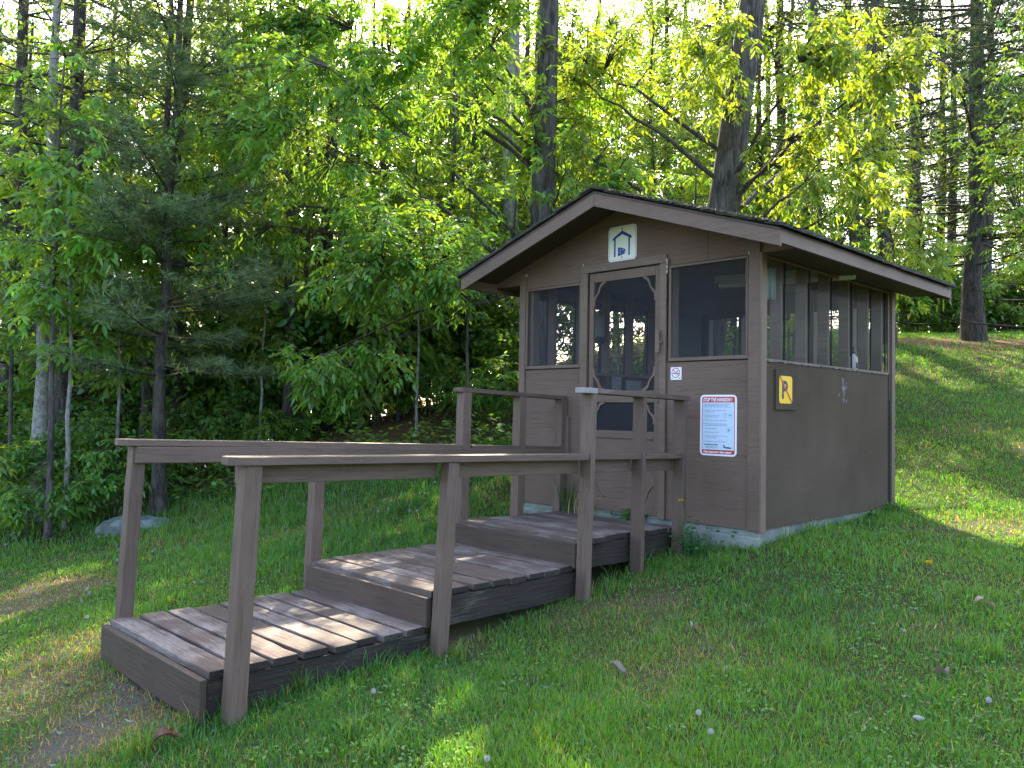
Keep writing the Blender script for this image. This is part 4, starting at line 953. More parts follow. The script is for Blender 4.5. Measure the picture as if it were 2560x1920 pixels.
# ---- poplar and pines behind and right of the hut
ms = make_broadleaf(84, 17, .17, [((0,0,12),(3.0,3.0,3.4),150),((-1.0,-.4,8.0),(2.0,2.0,1.6),60)], leafL=.075, compound=False, per=8, base=(.055,.12,.03), lean=(.01,0))
tree('b','poplar_tree', spot(1112,15.5), 'tall poplar with pale grey upper trunk left of the big central trunk', 'poplar tree', None, ms, (M_bark_p,M_twig,M_leaf))
ms = make_pine(64, 21, .215, 3.4, 4.6, gap=.62, nb=7, tuft_gap=.27, nL=.17, nn=16, base=(.062,.104,.042), lean=tuple(toview(.020,0)), dead=2, rise=.02, fork=True, nw=.008, pw=.45)
tree('p','big_pine', spot(2104,19.0), 'big old pine with flared furrowed trunk and wide layered limbs on the hill at right', 'pine tree', None, ms, (M_bark,M_bark_d,M_needle))
RP = [(2135,25,2,1.1,'second pine trunk half hidden behind the big old pine'),(1912,17.5,2,1.0,'straight dark pine between the yellow leaves and the big old pine'),(1962,27,2,1.2,'reddish straight pine stem under the right end of the roof, left of the two there'),
 (1738,15.5,2,.95,'dark pine stem just above the right roof slope'),(1848,20,2,1.05,'pine stem behind the yellow leaves above the right eave'),(1690,22,1,1.1,'dense dark pine right behind the leaning trunk'),(2290,17,1,1.1,'dark pine just past the right edge of the photo'),(2020,31,1,1.2,'far dark pine at the back of the hill clearing'),(1560,25,2,1.0,'far pine seen between the two big trunks')]
for i, (u_, d_, k_, s_, lb) in enumerate(RP):
    tree('p','pine_tree', spot(u_,d_), lb, 'pine tree', 'pines on the hill behind the hut', PI[k_], (M_bark,M_bark_d,M_needle), i*2.1+.5, s_)
ms = make_broadleaf(85, 9, .06, [((0,0,7),(.9,.9,1.4),25)], leafL=.07, compound=False, per=6, base=LD)
tree('b','birch_tree', spot(1979,28.5), 'white birch stem under the right end of the roof, right of the two there', 'birch tree', None, ms, (M_bark_p,M_twig,M_leaf), 0, 1.3)
tree('b','edge_tree', spot(2300,13.0), 'light green broadleaf tree reaching in from the right edge of the photo', 'tree', None, PB[0], BM, 1.0, .95)
tree('b','edge_tree', spot(2275,16.5), 'small broadleaf tree in front of the big old pine at the right edge', 'tree', None, PB[2], BM, 2.0, .62)
# ---- background wood: trees one can tell apart only as trees
rb = np.random.default_rng(5); bgl = []
def bgrow(us, d0, d1, kinds, sc):
    for u_ in us:
        bgl.append((u_+rb.uniform(-35,35), rb.uniform(d0,d1), kinds[rb.integers(len(kinds))], sc*rb.uniform(.85,1.15)))
bgrow(range(-260,1050,150), 13.5,16.5, [0,1,2], .95)
bgrow(range(-300,1250,130), 17,21, [0,1,2,1,3], 1.05)
bgrow(range(1000,1900,110), 14,18, [0,1,2,2], .95)
bgrow(range(1050,1900,120), 19,24, [1,3,0,2], 1.1)
bgrow(range(1880,2500,85), 27,32, ['p1','p2',1,'p1'], 1.05)
bgrow(range(1150,2600,120), 30,38, [1,3,'p1','p2',3], 1.25)
bgrow(range(-200,1100,210), 21,27, ['p1','p2',3,1], 1.1)
LB = {0:'leafy green tree in the wood behind, compound leaves',1:'darker green bushy tree in the wood behind',2:'yellow-green small tree in the wood behind',3:'tall green tree with high crown in the wood behind','p1':'dense dark pine in the wood behind','p2':'tall bare-stemmed pine in the wood behind'}
GR = {0:'leafy trees behind',1:'bushy trees behind',2:'small yellow-green trees behind',3:'tall green trees behind','p1':'dense dark pines behind','p2':'bare-stemmed pines behind'}
ZN = [(-1e9,'beyond the left edge of the photo'),(0,'at the far left behind the birch'),(140,'behind the thick pine trunk at left'),(240,'left behind the young pine'),(345,'right behind the young pine'),(450,'behind the slim stems left of centre'),(560,'behind the knotty dark trunk'),(650,'behind the stout leaning trunk'),(740,'behind the three parallel stems'),(850,'above the needle-covered bank'),(960,'left of the hut roof'),(1070,'just left of the big central trunk'),(1160,'just right of the big central trunk'),(1260,'above the roof peak of the hut'),(1360,'midway between the two big trunks'),(1460,'just left of the leaning trunk'),(1570,'just right of the leaning trunk'),(1680,'above the middle of the right roof slope'),(1780,'above the right corner of the roof'),(1880,'above the right eave end'),(1980,'left of the big old pine'),(2080,'behind the big old pine'),(2180,'at the right edge of the photo'),(2300,'beyond the right edge of the photo')]
def zone(u_): return [z for a_, z in ZN if u_ >= a_][-1]
def rowname(d_): return 'nearest row, ' if d_ < 15.4 else 'second row, ' if d_ < 19 else 'third row, ' if d_ < 24 else 'farther row, ' if d_ < 30 else 'farthest row, '
for i, (u_, d_, k_, s_) in enumerate(bgl):
    p_ = spot(u_, d_)
    if p_[2] < -3.4: continue
    Hk = {0:9,1:11,2:8,3:13,'p1':15,'p2':17}[k_]; s_ = min(s_*1.2, ((.53 if d_<20 else .66)*d_+.84-p_[2])/Hk)
    isp = isinstance(k_, str)
    tree('x','pine_tree' if isp else 'forest_tree', p_, LB[k_].replace(' in the wood behind','')+', '+rowname(d_)+zone(u_), 'pine tree' if isp else 'tree', GR[k_], PI[int(k_[1])] if isp else PB[k_], (M_bark,M_bark_d,M_needle) if isp else (M_bark_d,M_twig,M_leaf), rb.uniform(0,6.28), s_)
# ---- saplings and shrubs along the lawn edge
SH = [(-20,9.2,0,1.2),(45,9.6,1,1.1),(70,8.9,2,1.0),(120,9.7,0,1.15),(170,9.3,2,1.1),(215,10.0,1,1.2),(262,9.7,0,1.1),(300,10.3,2,1.3),(345,10.2,0,1.0),(395,10.8,1,1.1),(440,10.7,2,1.2),(490,11.0,0,1.0),(540,11.4,1,1.0),(585,10.8,0,.8),(640,11.1,2,.9),(690,11.9,1,.8),(745,11.3,2,.8),(800,12.4,0,.8),(870,12.0,2,.7),(930,11.6,1,.8),(985,11.4,0,.9),(1030,10.9,2,1.0),(1078,10.8,0,1.1),(1110,11.6,1,1.3),(20,10.6,1,1.5),(140,11.2,1,1.4),(330,12.0,1,1.2),(520,12.9,1,1.2),(620,13.4,0,1.2),(760,13.6,1,1.0),(880,14.3,1,1.3),(1000,13.8,0,1.4)]
for i, (u_, d_, k_, s_) in enumerate(SH):
    tree('s','shrub', spot(u_,d_), ['compound-leaved shrub at lawn edge','round-leaved shrub at lawn edge','low bright shrub at lawn edge'][k_]+', '+('front, ' if d_<10.9 else 'back, ')+zone(u_), 'shrub', ['compound-leaved shrubs at the lawn edge','round-leaved shrubs at the lawn edge','low bright shrubs at the lawn edge'][k_], SHR[k_], (M_twig,M_twig,M_leaf), i*1.3, s_*.95)
for i, (u_, d_, k_, s_, lb) in enumerate([(1012,10.0,1,.85,'leafy sapling at the left corner of the hut'),(905,10.8,0,.95,'sapling left of the hut over the needle-covered bank'),(565,10.9,0,1.0,'bright sapling above the far end of the handrails'),(30,9.9,1,1.1,'sapling at the far left edge of the lawn'),(262,9.9,0,1.2,'sapling in front of the young pine'),(440,11.8,1,1.0,'sapling right of the lake glint'),(780,11.9,0,.9,'sapling in front of the three thin parallel stems')]):
    tree('b','sapling_tree', spot(u_,d_), lb, 'sapling', 'saplings of the wood edge', SAP[k_], BM, i*2.2, s_)
for i in range(26):
    u_ = -60+i*46+rb.uniform(-18,18); d_ = rb.uniform(11.8,15.5)
    tree('b','sapling_tree', spot(u_,d_), 'thin leafy understorey sapling %s, %s' % ('near the edge' if d_<13 else 'deeper in', zone(u_)), 'sapling', 'understorey saplings of the left wood', SAP[i%2], BM, i*1.9, rb.uniform(.75,1.25))
for i in range(46):
    u_ = -80+i*26.5+rb.uniform(-15,15); d_ = rb.uniform(11.4,14.5)
    tree('s','shrub', spot(u_,d_)-np.array([0,0,.15]), 'broad leafy bush on the wood floor, '+('front, ' if d_<12.6 else 'back, ')+zone(u_), 'bush', 'bushes on the wood floor', SHR[i%2], (M_twig,M_twig,M_leaf), i*1.3, rb.uniform(1.3,2.8))
for i in range(13):
    u_ = 1130+i*52+rb.uniform(-12,12); d_ = rb.uniform(11.8,14.0)
    tree('b','sapling_tree', spot(u_,d_)-np.array([0,0,.3]), 'leafy sapling behind the hut, '+zone(u_), 'sapling', 'saplings behind the hut', SAP[i%2], BM, i*1.9, rb.uniform(.8,1.1))
for i in range(15):
    u_ = 1885+i*36; k_ = i%2*2
    tree('x','forest_tree', spot(u_, 26.5+2.2*rb.random()), 'bushy young tree across the hill clearing, '+zone(u_), 'tree', 'young trees across the hill clearing', PB[k_], (M_bark_d,M_twig,M_leaf), i*1.4, .42+.12*rb.random())
for i in range(17):
    u_ = 1905+i*26; tree('s','shrub', spot(u_, 23.4+1.8*rb.random())-np.array([0,0,.45]), 'green bush across the hill clearing, '+zone(u_), 'shrub', 'bushes across the hill clearing', SHR[i%2], (M_twig,M_twig,M_leaf), i*1.1, 2.0+.9*rb.random())

# ---- openings in the canopy: foliage cut away along the sun direction so light reaches lawn, platforms and lower leaves
GAPS = []
for u_,v_,r_,p_ in [(2020,1080,.5,.97),(2100,1120,.45,.97),(2170,1150,.4,.97),(2205,1172,.35,.97),(1965,1060,.5,.97),(2150,1100,.45,.97),(2060,1060,.4,.9),(2205,1120,.4,.95),(1945,1085,.3,.95),
  (2000,985,.4,.85),(2080,985,.35,.85),(2150,970,.4,.9),(2205,955,.4,.9),(1960,800,1.0,.9),(2060,775,1.0,.85),(2190,780,1.0,.85),(2110,810,.7,.85),(2010,725,1.4,.8),(2150,725,1.4,.8),
  (980,1060,.35,.95),(900,1065,.3,.9),(1060,1020,.4,.95),(830,1080,.25,.85),(1080,950,.5,.9),(60,1270,.35,.9),(150,1250,.3,.85),(30,1340,.3,.9),(190,1395,.22,.9),(25,1440,.3,.85),(10,1500,.3,.8),(215,1340,.15,.8),(680,1210,.12,.9),(700,1600,.12,.5)]:
    GAPS.append((ground_hit(u_,v_), r_, p_, 0.0))
for x_,y_,r_ in [(-.78,-2.95,.17),(-.80,-3.35,.16),(-1.55,-3.0,.10),(-.76,-3.62,.09),(-1.7,-1.2,.08)]:
    GAPS.append((np.array([x_,y_,-.3]), r_, .96, .3))
for y_ in (-3.3,-2.7,-2.2,-1.7): GAPS.append((np.array([-.6,y_,.6]), .07, .95, .3))
for u_,v_,d_,r_,p_ in [(690,280,11,.7,.85),(820,230,10.5,.7,.85),(930,330,10,.7,.9),(1010,200,10.5,.6,.85),(900,450,9.5,.5,.85),(760,420,10.5,.6,.8),(1060,330,10.2,.5,.85),(560,330,13,.8,.8),(470,250,14,.9,.8),(240,620,11,.5,.8),(150,450,10,.5,.7),
  (1650,330,10,.7,.92),(1740,230,10.3,.8,.92),(1830,320,10,.8,.95),(1760,430,10,.7,.95),(1880,440,10,.6,.92),(1650,110,10.5,.7,.9),(1880,160,10.5,.7,.92),(1380,400,12,.8,.9),(1280,330,13,.8,.9),(1430,250,13,.8,.85),(1330,140,13,.8,.8),(2180,400,13,.7,.85),(2200,560,13,.6,.8),
  (1000,700,9.5,.35,.8),(860,760,9.5,.3,.8),(930,600,9.5,.4,.8),(1080,900,10.5,.4,.9),(640,700,12,.6,.8),(560,800,12,.5,.8),(60,900,10.5,.35,.8),(300,1010,10.3,.3,.8),(720,830,13,.6,.8)]:
    GAPS.append((CAM+d_*ray(u_,v_), r_, p_, r_*.9+.1))
def open_gaps():
    rg = np.random.default_rng(99); n_ = 0
    def inside(c):
        kill = np.zeros(len(c))
        for (o_, r_, p_, t0_) in GAPS:
            v = c-o_; t = v@SUNDIR; d = np.linalg.norm(v-t[:,None]*SUNDIR, axis=1)
            kill = np.maximum(kill, np.where((t>t0_), p_*np.clip((r_*1.15-d)/(r_*.3),0,1), 0))
        return kill
    for r_ in [o for o in COL.objects if o.type=='EMPTY' and o.get('category') in ('tree','pine tree','birch tree','poplar tree','sapling')]:
        for ch in r_.children:
            if ch.name.split('.')[0] not in ('crown','branches'): continue
            me = ch.data; nv = len(me.vertices)
            if nv < 4: continue
            V = np.empty(nv*3, np.float32); me.vertices.foreach_get('co', V); V = V.reshape(-1,3)
            s_ = r_.scale[0]; a_ = r_.rotation_euler[2]; Rm = np.array([[math.cos(a_),-math.sin(a_),0],[math.sin(a_),math.cos(a_),0],[0,0,1]])
            crown = ch.name.startswith('crown')
            nl = len(me.loops); L_ = np.empty(nl, np.int32); me.loops.foreach_get('vertex_index', L_); npg = len(me.polygons)
            ls = np.empty(npg, np.int32); lt = np.empty(npg, np.int32); me.polygons.foreach_get('loop_start', ls); me.polygons.foreach_get('loop_total', lt)
            ctr = V[L_[ls]]; Wc = (ctr*s_)@Rm.T+np.array(r_.location)
            k_ = inside(Wc)
            if crown: kill = rg.random(npg) < k_
            else:
                rad_ok = np.linalg.norm(V[L_[ls]]-V[L_[ls+1]],axis=1) < .02
                kill = (k_ > .8)&rad_ok
            if kill.sum() < 30: continue
            keep = ~kill; col_ = np.empty(nv*4, np.float32); me.color_attributes['Col'].data.foreach_get('color', col_); col_ = col_.reshape(-1,4)[:,:3]
            t3 = keep&(lt==3); t4 = keep&(lt==4)
            T_ = L_[ls[t3][:,None]+np.arange(3)] if t3.any() else np.zeros((0,3),int); Q_ = L_[ls[t4][:,None]+np.arange(4)] if t4.any() else np.zeros((0,4),int)
            used = np.zeros(nv, bool); used[T_.ravel()] = True; used[Q_.ravel()] = True; mp_ = np.cumsum(used)-1
            nm = raw_mesh(me.name, V[used], mp_[T_], mp_[Q_], col_[used], not crown); nm.materials.append(me.materials[0]); ch.data = nm; n_ += 1
    print('gapped', n_)
open_gaps()

# ================================================================== grass and ground cover
def in_build(x, y):
    hutm = (x>XW-.0)&(x<.0)&(y>0)&(y<DW)
    dk = (x>-1.9)&(x<-.645)&(y>-3.84)&(y<.02)
    return hutm|dk
def polar(n, d0, d1, a0=-44, a1=40, rr_=rng):
    d = np.exp(rr_.uniform(math.log(d0), math.log(d1), n)); a_ = np.radians(rr_.uniform(a0,a1,n))
    ang = math.pi/2+ya-a_   # heading of the view, plus spread
    return CAM[0]+d*np.cos(ang), CAM[1]+d*np.sin(ang), d
def make_grass(n):
    rr_ = np.random.default_rng(77)
    x, y, d = polar(n, 1.9, 30, rr_=rr_)
    dry, dirt, fo, nd = masks(x, y)
    e = edge_dist(x,y)
    pr = (1-.45*dry)*(1-.62*dirt)*(1-np.clip(fo*1.1-.05,0,.97))*(1-.9*nd)
    pr *= .45+.75*vnoise(x,y,.22,9)
    ok = (rr_.random(n) < pr) & ~in_build(x,y)
    x, y, d, dry, e = x[ok], y[ok], d[ok], dry[ok], e[ok]; m_ = len(x); z = hgt(x,y)
    tall = vnoise(x,y,.55,10)*.45+vnoise(x,y,.16,11)*.55
    H_ = .84*(.028+.078*np.clip(tall-.25,0,1)**1.2)*rr_.uniform(.5,1.5,m_)*(1-.35*dry)
    # longer growth along the walkway, foundation and the wood edge
    dx_ = np.maximum(np.maximum(-1.92-x, x+.62),0); dy_ = np.maximum(np.maximum(-3.9-y, y-0),0); dw = np.hypot(dx_,dy_)
    hx = np.maximum(np.maximum(XW-x, x),0); hy = np.maximum(np.maximum(-y, y-DW),0); dh_ = np.hypot(hx,hy)
    H_ *= 1+1.3*np.exp(-np.minimum(dw,dh_)/.08)*(rr_.random(m_)<np.where(dh_<dw,.5,.28))+.9*np.exp(-np.abs(e+.4)/.5)
    H_ *= np.where((x<-2.0)&(y>-2.5), 1.5, 1.0)
    wd = .0006+.00050*d**.95; wd *= rr_.uniform(.7,1.3,m_); wd = np.minimum(wd, .012)
    H_ = np.maximum(H_, wd*4)
    a_ = rr_.uniform(0,6.283,m_); b_ = rr_.uniform(0,6.283,m_); ln = rr_.uniform(.05,1.0,m_)*H_
    flat = rr_.random(m_) < .10+.30*vnoise(x,y,.28,21)*(vnoise(x,y,1.0,22)>.4); ln = np.where(flat, H_*rr_.uniform(.9,1.5,m_), ln); H_ = np.where(flat, H_*.22+.006, H_)
    P = np.stack([x,y,z-.004],1); sd = np.stack([np.cos(a_),np.sin(a_),np.zeros(m_)],1)*wd[:,None]; ld = np.stack([np.cos(b_),np.sin(b_),np.zeros(m_)],1)
    M1 = P+ld*ln[:,None]*.3+np.array([0,0,1.])*H_[:,None]*.6; T1 = P+ld*ln[:,None]+np.array([0,0,1.])*H_[:,None]*.98
    V = np.stack([P-sd, P+sd, M1+sd*.7, M1-sd*.7, T1],1).reshape(-1,3); b5 = np.arange(m_)[:,None]*5
    base = greens(m_, (.080,.196,.026), rr_, .22, .18); dryc = greens(m_, (.26,.21,.10), rr_, .25, .08)
    hue = vnoise(x,y,1.1,12)[:,None]; base = base*(1+.35*(hue-.5)*np.array([1.6,.8,0]))
    isd = (rr_.random(m_) < .035+.62*np.maximum(dry,dirt[ok])+.32*flat)[:,None]; c_ = np.where(isd, dryc, base)
    C = np.repeat(c_,5,0); 
    q = Acc(); q.add(V, T=b5+[3,2,4], Q=b5+[0,1,2,3], C=C)
    tag(link('grass', q.mesh('grass'), M_grass), 'short green lawn grass with dry tan patches', 'grass', kind='stuff')
make_grass(860000)
def make_forbs(n):
    rr_ = np.random.default_rng(78); q = Acc()
    x, y, d = polar(n, 1.9, 16, rr_=rr_); dry, dirt, fo, nd = masks(x,y)
    cl = vnoise(x,y,.5,14)*.6+vnoise(x,y,.16,15)*.4
    ok = (cl > .52)&(fo<.4)&~in_build(x,y)&(rr_.random(n)<.8*(1-dirt)); x,y,d = x[ok],y[ok],d[ok]; m_=len(x)
    P = np.stack([x,y,hgt(x,y)+rr_.uniform(.003,.03,m_)],1); a_ = rr_.uniform(0,6.283,m_)
    D_ = np.stack([np.cos(a_),np.sin(a_),rr_.uniform(.1,1.1,m_)],1); L_ = rr_.uniform(.010,.025,m_)*(1+.06*d)
    leaf_quads(q, P, D_, L_, L_*.55, greens(m_,(.10,.20,.04),rr_,.22,.15), rr_, False, .25)
    tag(link('clover_plants', q.mesh('clover'), M_leaf), 'small broad-leaved weeds mixed through the lawn', 'weeds', kind='stuff')
make_forbs(80000)
def make_understory(n):
    rr_ = np.random.default_rng(79); q = Acc(); 
    x, y, d = polar(n, 6, 30, rr_=rr_); e = edge_dist(x,y); cl = vnoise(x,y,.8,16)*.6+vnoise(x,y,.3,17)*.4
    dry, dirt, fo, nd = masks(x,y)
    ok = (e>-.35)&(cl>.36+.25*nd)&~in_build(x,y); x,y,d,cl,nd = x[ok],y[ok],d[ok],cl[ok],nd[ok]; z = hgt(x,y); k_ = z>-3.5; x,y,d,z,cl = x[k_],y[k_],d[k_],z[k_],cl[k_]; m_=len(x)
    hh = rr_.uniform(.02,.55,m_)*np.clip(cl*1.6-.3,.15,1.2)*(1+1.6*np.clip(edge_dist(x,y)-.5,0,1)*(rr_.random(m_)<.5))
    a_ = rr_.uniform(0,6.283,m_); P = np.stack([x,y,z+hh],1); D_ = np.stack([np.cos(a_),np.sin(a_),rr_.uniform(-.3,.6,m_)],1); L_ = rr_.uniform(.05,.11,m_)*(.7+.03*d)
    leaf_quads(q, P, D_, L_, L_*.6, greens(m_,(.145,.265,.055),rr_,.25,.15), rr_, False, .2)
    tag(link('undergrowth', q.mesh('undergrowth'), M_leaf), 'low leafy undergrowth covering the floor of the wood', 'undergrowth', kind='stuff')
make_understory(90000)
def make_litter(n):
    rr_ = np.random.default_rng(80); q = Acc(); x, y, d = polar(n, 1.9, 18, rr_=rr_); cl = vnoise(x,y,.45,18)*.6+vnoise(x,y,.15,19)*.4
    dry, dirt, fo, nd = masks(x,y); ok = (rr_.random(n) < np.clip((cl-.5)*2.2,0,1)*.55+.5*dirt+.5*fo)&~in_build(x,y)
    x,y,d = x[ok],y[ok],d[ok]; m_=len(x); P = np.stack([x,y,hgt(x,y)+rr_.uniform(.002,.03,m_)],1); a_ = rr_.uniform(0,6.283,m_)
    D_ = np.stack([np.cos(a_),np.sin(a_),rr_.normal(0,.35,m_)],1); L_ = rr_.uniform(.010,.034,m_)*(1+.05*d)
    col = np.where(rr_.random((m_,1))<.5, greens(m_,(.16,.13,.10),rr_,.3,.08), greens(m_,(.17,.165,.16),rr_,.3,.05)); col = np.where(rr_.random((m_,1))<.3, col*.3, col)
    leaf_quads(q, P, D_, L_, L_*.5*rr_.uniform(.3,1.2,m_), col, rr_, False, -.2)
    tag(link('leaf_litter', q.mesh('leaf_litter'), M_litter), 'scattered dead grey and brown leaf bits on the ground', 'leaf litter', kind='stuff')
make_litter(16000)

# ================================================================== boulder, dandelions, tufts
def rock(name, c, r_, label, mat, seed, cat='boulder', sink=.3):
    rr_ = np.random.default_rng(seed); n1, n2 = 26, 40; V=[]
    ph = np.linspace(-math.pi/2, math.pi/2, n1); th = np.arange(n2)*2*math.pi/n2
    dirs = rr_.normal(0,1,(9,3)); dirs /= np.linalg.norm(dirs,axis=1)[:,None]; offs = rr_.uniform(.72,1.0,9)
    for p in ph:
        for t in th:
            d = np.array([math.cos(p)*math.cos(t),math.cos(p)*math.sin(t),math.sin(p)]); k = 1.0
            for dv, of in zip(dirs, offs):
                s_ = d@dv
                if s_ > .05: k = min(k, of/s_)
            k *= 1+.03*math.sin(7*t+3*p)+.02*rr_.normal(); V.append(d*k*np.array(r_))
    Qd=[(i*n2+j,i*n2+(j+1)%n2,(i+1)*n2+(j+1)%n2,(i+1)*n2+j) for i in range(n1-1) for j in range(n2)]
    o = link(name, raw_mesh(name, V, quads=Qd, smooth=True), mat); o.location = (c[0],c[1],c[2]-r_[2]*sink+.0); return tag(o, label, cat)
mt, n, out = newmat('lichen_rock'); v = coords(n); f1 = noise(n,v,5,6,.7); f2 = noise(n,v,18,5,.75)
c = mixc(n, f2, (.045,.050,.048), (.14,.16,.15)); c = mixc(n, ramp(n,f1,[(.46,0.),(.56,1.)]), c, (.16,.21,.18)); principled(n,out,c,.95,f2,.8,.03); M_rock = mt
bp = ground_hit(302,1143)
o_ = rock('boulder', bp, (.47,.32,.20), 'grey-green lichen covered boulder half sunk in the lawn behind the left handrail', M_rock, 4, sink=.18); o_.rotation_euler = (0,0,R(48))
m_puff = leaf_mat('seed_fluff', trans=(1,1,1), tf=.5); m_yf = simple('dandelion_yellow', (.80,.50,.01), .6)
def puff_mesh(seed):
    rr_ = np.random.default_rng(seed); n = 340; D_ = unit(rr_.normal(0,1,(n,3))); sd = unit(np.cross(D_, rr_.normal(0,1,(n,3)))); s2 = np.cross(D_, sd)
    c_ = D_*.021; V = np.stack([c_*rr_.uniform(.8,1.05,(n,1))+sd*.0028, c_-sd*.0014+s2*.0022, c_-sd*.0014-s2*.0022],1).reshape(-1,3)
    q = Acc(); q.add(V, T=np.arange(3*n).reshape(-1,3), C=np.full((3*n,3),.42)); V2 = np.stack([D_*.003-sd*.0005, D_*.003+sd*.0005, D_*.021],1).reshape(-1,3)
    q.add(V2, T=np.arange(3*n).reshape(-1,3), C=np.full((3*n,3),.45)); return q.mesh('seed_head')
pm = puff_mesh(1); pm.materials.append(m_puff)
q = Acc(); q.tube([(0,0,-.16),(.006,0,-.10),(.003,.004,-.04),(0,0,0)], [.0028,.0024,.002,.002], 5, C=np.array([.16,.22,.07])); sm_ = q.mesh('stem', True); sm_.materials.append(M_grass)
def gD(s, ox, oy, x, y): return ((ox+x/s)/K, (oy+y/s)/K)
DN = [gD(2.305,0,1200,a_,b_) for a_,b_ in ((133,640),(160,645),(215,658),(500,790),(500,628),(515,655),(620,600),(675,462),(878,410),(893,400),(568,327),(30,372))]
DN += [gD(2.37,600,600,a_,b_) for a_,b_ in ((858,1540),(895,1545),(878,1593),(820,1608),(1005,1605),(1047,1605),(1155,1435),(1095,1500))]
DN += [gD(2.37,2160,700,a_,b_) for a_,b_ in ((333,690),(523,683),(557,640),(553,615),(905,540),(845,838),(367,527),(243,582),(210,540))]
DN += [gD(3.16,1300,1400,a_,b_) for a_,b_ in ((1410,1210),(1505,1360),(15,310))]+[gD(2.99,560,1450,a_,b_) for a_,b_ in ((1965,1340),(1115,835))]+[gD(2.676,1860,1300,1638,1210)]
wh = ['beside the left lawn edge','behind the walkway','on the hill lawn right of the hut','in the foreground lawn']
for i, (u_, v_) in enumerate(DN):
    p_ = ground_hit(u_, v_+4); d_ = float((p_-CAM)@FW); g_ = 0 if i<12 else 1 if i<20 else 2 if i<29 else 3
    hs = [.05,.06,.05,.07][g_]; p_ = ground_hit(u_, v_+hs/d_*FP/K)
    r_ = thing('dandelion', (p_[0],p_[1],p_[2]+hs), 'white dandelion seed head on a thin stem '+wh[g_], 'dandelion', 'dandelion seed heads '+wh[g_], i*1.1, .6)
    for nm, me in (('seed_head',pm),('stem',sm_)):
        o = bpy.data.objects.new(nm, me); COL.objects.link(o); o.parent = r_
# yellow flowers
def flower(u_, v_, d_, hgt_, label):
    top = CAM+d_*ray(u_,v_); b_ = np.array([top[0]+.03,top[1]+.02,h1(top[0],top[1])-.01]); r_ = thing('dandelion_flower', tuple(b_), label, 'dandelion')
    q = Acc(); q.tube(bez(b_,(b_+top)/2+np.array([.02,0,.05]),top,6), .0028, 5, C=np.array([.10,.18,.05])); q.build('stem', M_grass, r_)
    rr_ = np.random.default_rng(3); n = 90; a_ = rr_.uniform(0,6.28,n); D_ = np.stack([np.cos(a_),np.sin(a_),rr_.uniform(.1,1.2,n)],1)
    q = Acc(); leaf_quads(q, np.repeat(top[None],n,0), D_, .024, .006, np.full((n,3),.5), rr_, False, .1); q.build('petals', m_yf, r_)
    return r_
fl = flower(1471,1082,6.05,.3,'yellow dandelion flower standing beside the last right handrail post')
flower(2007,1216,4.9,.05,'small yellow flower open in the shaded lawn right of the hut')
# plants by the walkway and hut
def tuft(name, p_, n, L_, label, col, cat, leafy=False, spread=.12, seed=0, wd=.004):
    rr_ = np.random.default_rng(seed); q = Acc()
    for i in range(n):
        a_ = rr_.uniform(0,6.283); l_ = L_*rr_.uniform(.5,1.15); ln_ = rr_.uniform(.15,.75)*l_; s_ = np.array(p_)+np.array([rr_.normal(0,spread*.35),rr_.normal(0,spread*.35),-.01])
        dv = np.array([math.cos(a_),math.sin(a_),0]); q_ = bez(s_, s_+np.array([0,0,l_*.75])+dv*ln_*.2, s_+dv*ln_+np.array([0,0,l_*(.95-.5*(ln_/l_))]), 5)
        sd = np.array([-dv[1],dv[0],0]); w_ = np.array([1,.95,.8,.5,.05])*wd*rr_.uniform(.7,1.3); V = np.stack([q_-sd*w_[:,None], q_+sd*w_[:,None]],1).reshape(-1,3)
        cc = np.array(col)*(1+rr_.normal(0,.18)); q.add(V, Q=[(2*j,2*j+1,2*j+3,2*j+2) for j in range(4)], C=cc)
        if leafy:
            m_ = 7; t_ = rr_.uniform(.15,1,m_); pp = s_+(q_[-1]-s_)*t_[:,None]; aa = rr_.uniform(0,6.28,m_); leaf_quads(q, pp, np.stack([np.cos(aa),np.sin(aa),rr_.uniform(0,.7,m_)],1), .05*rr_.uniform(.6,1.2,m_), .02, greens(m_,col,rr_,.2,.1), rr_, True, .2)
    return tag(link(name, q.mesh(name), M_grass), label, cat)
gt = [('weed_clump',(-.42,-.22),26,.34,'leafy green weed clump against the last right handrail post',(.05,.14,.03),True),
 ('grass_tuft',(-1.80,.0-.07),34,.42,'tall green grass tuft growing up by the hut wall left of the door',(.07,.17,.04),False),
 ('dry_grass_tuft',(-1.62,-.09),60,.24,'pale dry grass tuft at the foot of the door frame',(.38,.33,.19),False),
 ('fern_weed',(-1.10,-.055),60,.10,'row of low weeds growing along the door sill',(.06,.16,.03),True)]
for i,(nm,(x_,y_),n_,L_,lb,cl_,lf) in enumerate(gt):
    zz = h1(x_,y_) if i==0 else -.03
    tuft(nm, (x_,y_,zz), n_, L_, lb, cl_, 'plant', lf, spread=.12 if i!=3 else .12, seed=90+i)
def cluster(nm, pts, n_, L_, lb, cat, grp, col, seed, leafy=False, wd=.004, lbs=None):
    for i,(x_,y_) in enumerate(pts):
        if lbs: lb = lbs[i]
        o = tuft(nm, (x_,y_,h1(x_,y_)), n_, L_, lb, col, cat, leafy, spread=.07, seed=seed+i, wd=wd); o['group'] = grp
q_ = [ground_hit(u_,v_) for u_,v_ in ((2070,1000),(990,1430),(760,1590),(640,1500),(1490,1180),(1560,1230),(1790,1420),(2150,1420),(2030,1320),(1400,1190),(1190,1290),(700,1440),(560,1510),(830,1640),(300,1640))]
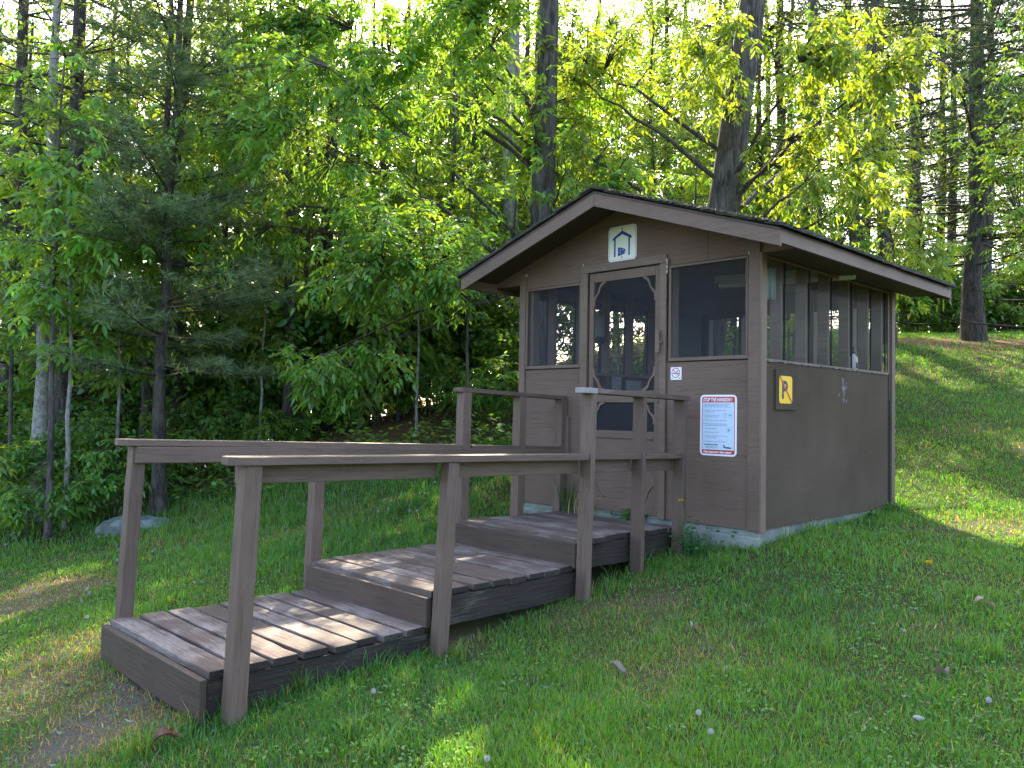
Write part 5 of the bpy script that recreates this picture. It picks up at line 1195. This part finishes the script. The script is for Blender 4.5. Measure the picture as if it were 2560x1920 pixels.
cluster('grass_tuft', [(p[0],p[1]) for p in q_], 34, .17, 'longer bright green grass clump standing out of the lawn', 'grass clump', 'grass clumps in the lawn', (.095,.21,.03), 120, wd=.003, lbs=['longer green grass clump '+w for w in ('on the hill lawn right of the hut','right of the lower platform','below the middle of the walkway','below the front right post','before the notice wall','before the front right hut corner','in the middle of the right foreground lawn','at the right edge of the shaded lawn','just inside the hut shadow edge','before the last right handrail post','beside the middle platform','against the lower platform side','by the foot of the front right post','near the bottom edge, right of centre left','near the bottom left by the brown leaf')])
q_ = [ground_hit(u_,v_) for u_,v_ in ((905,1390),(860,1410),(560,1490),(700,1455),(640,1478),(1090,1330),(1130,1310),(1350,1200),(1395,1210),(1420,1190),(340,1455),(300,1400),(1860,1110),(1890,1120),(1925,1100),(480,1545),(780,1420))]
cluster('broadleaf_weed', [(p[0],p[1]) for p in q_], 9, .10, 'small leafy weed growing along the edge of the walkway or hut', 'weed', 'leafy weeds along the timber edges', (.065,.17,.035), 160, True, wd=.002)
sp_ = ground_hit(735//1,1)if False else ground_hit(545,1165)
tuft('seedling', (sp_[0],sp_[1],sp_[2]), 5, .38, 'yellow-green leafy seedling in the grass behind the left handrail', (.14,.26,.03), 'plant', True, .05, 9)
# big fallen leaves, pebble
def fallen(u_, v_, L_, col, lb, cat, seed):
    p_ = ground_hit(u_,v_); rr_ = np.random.default_rng(seed); q = Acc(); n_=7
    t = np.linspace(0,1,n_); a_ = rr_.uniform(0,3); ax = np.array([math.cos(a_),math.sin(a_),.0]); sd = np.array([-ax[1],ax[0],0]); V=[]
    for k_ in t:
        w_ = L_*.28*math.sin(math.pi*(k_*.9+.05))**.7; c_ = p_+ax*L_*(k_-.5)+np.array([0,0,.035+.02*math.sin(k_*5)]); V += [c_-sd*w_+np.array([0,0,.018]), c_, c_+sd*w_+np.array([0,0,.022])]
    Qd=[]
    for i in range(n_-1): Qd += [(3*i,3*i+1,3*i+4,3*i+3),(3*i+1,3*i+2,3*i+5,3*i+4)]
    q.add(V, Q=Qd, C=np.array(col)); o = link('fallen_leaf', q.mesh('fallen_leaf'), M_litter); return tag(o, lb, cat)
fallen(365,1612,.13,(.13,.06,.035),'curled reddish brown fallen leaf in the near lawn at bottom left','leaf',1)
fallen(2128,1318,.11,(.26,.20,.12),'pale brown curled leaf on the shaded lawn at right','leaf',2)
fallen(1335,1462,.09,(.22,.18,.14),'pale torn leaf in the middle of the foreground lawn','leaf',3)
fallen(2035,1470,.09,(.20,.16,.13),'grey crumpled leaf low in the right lawn','leaf',5)
fallen(1500,1370,.07,(.26,.20,.15),'small tan leaf in the lawn right of the walkway','leaf',6)
o_ = rock('pebble', ground_hit(1984,1568)+np.array([0,0,.03]), (.024,.020,.010), 'pale grey pointed stone chip in the right foreground lawn', simple('pale_stone',(.26,.26,.27),.8,60,.25), 8, 'stone', sink=-.3)
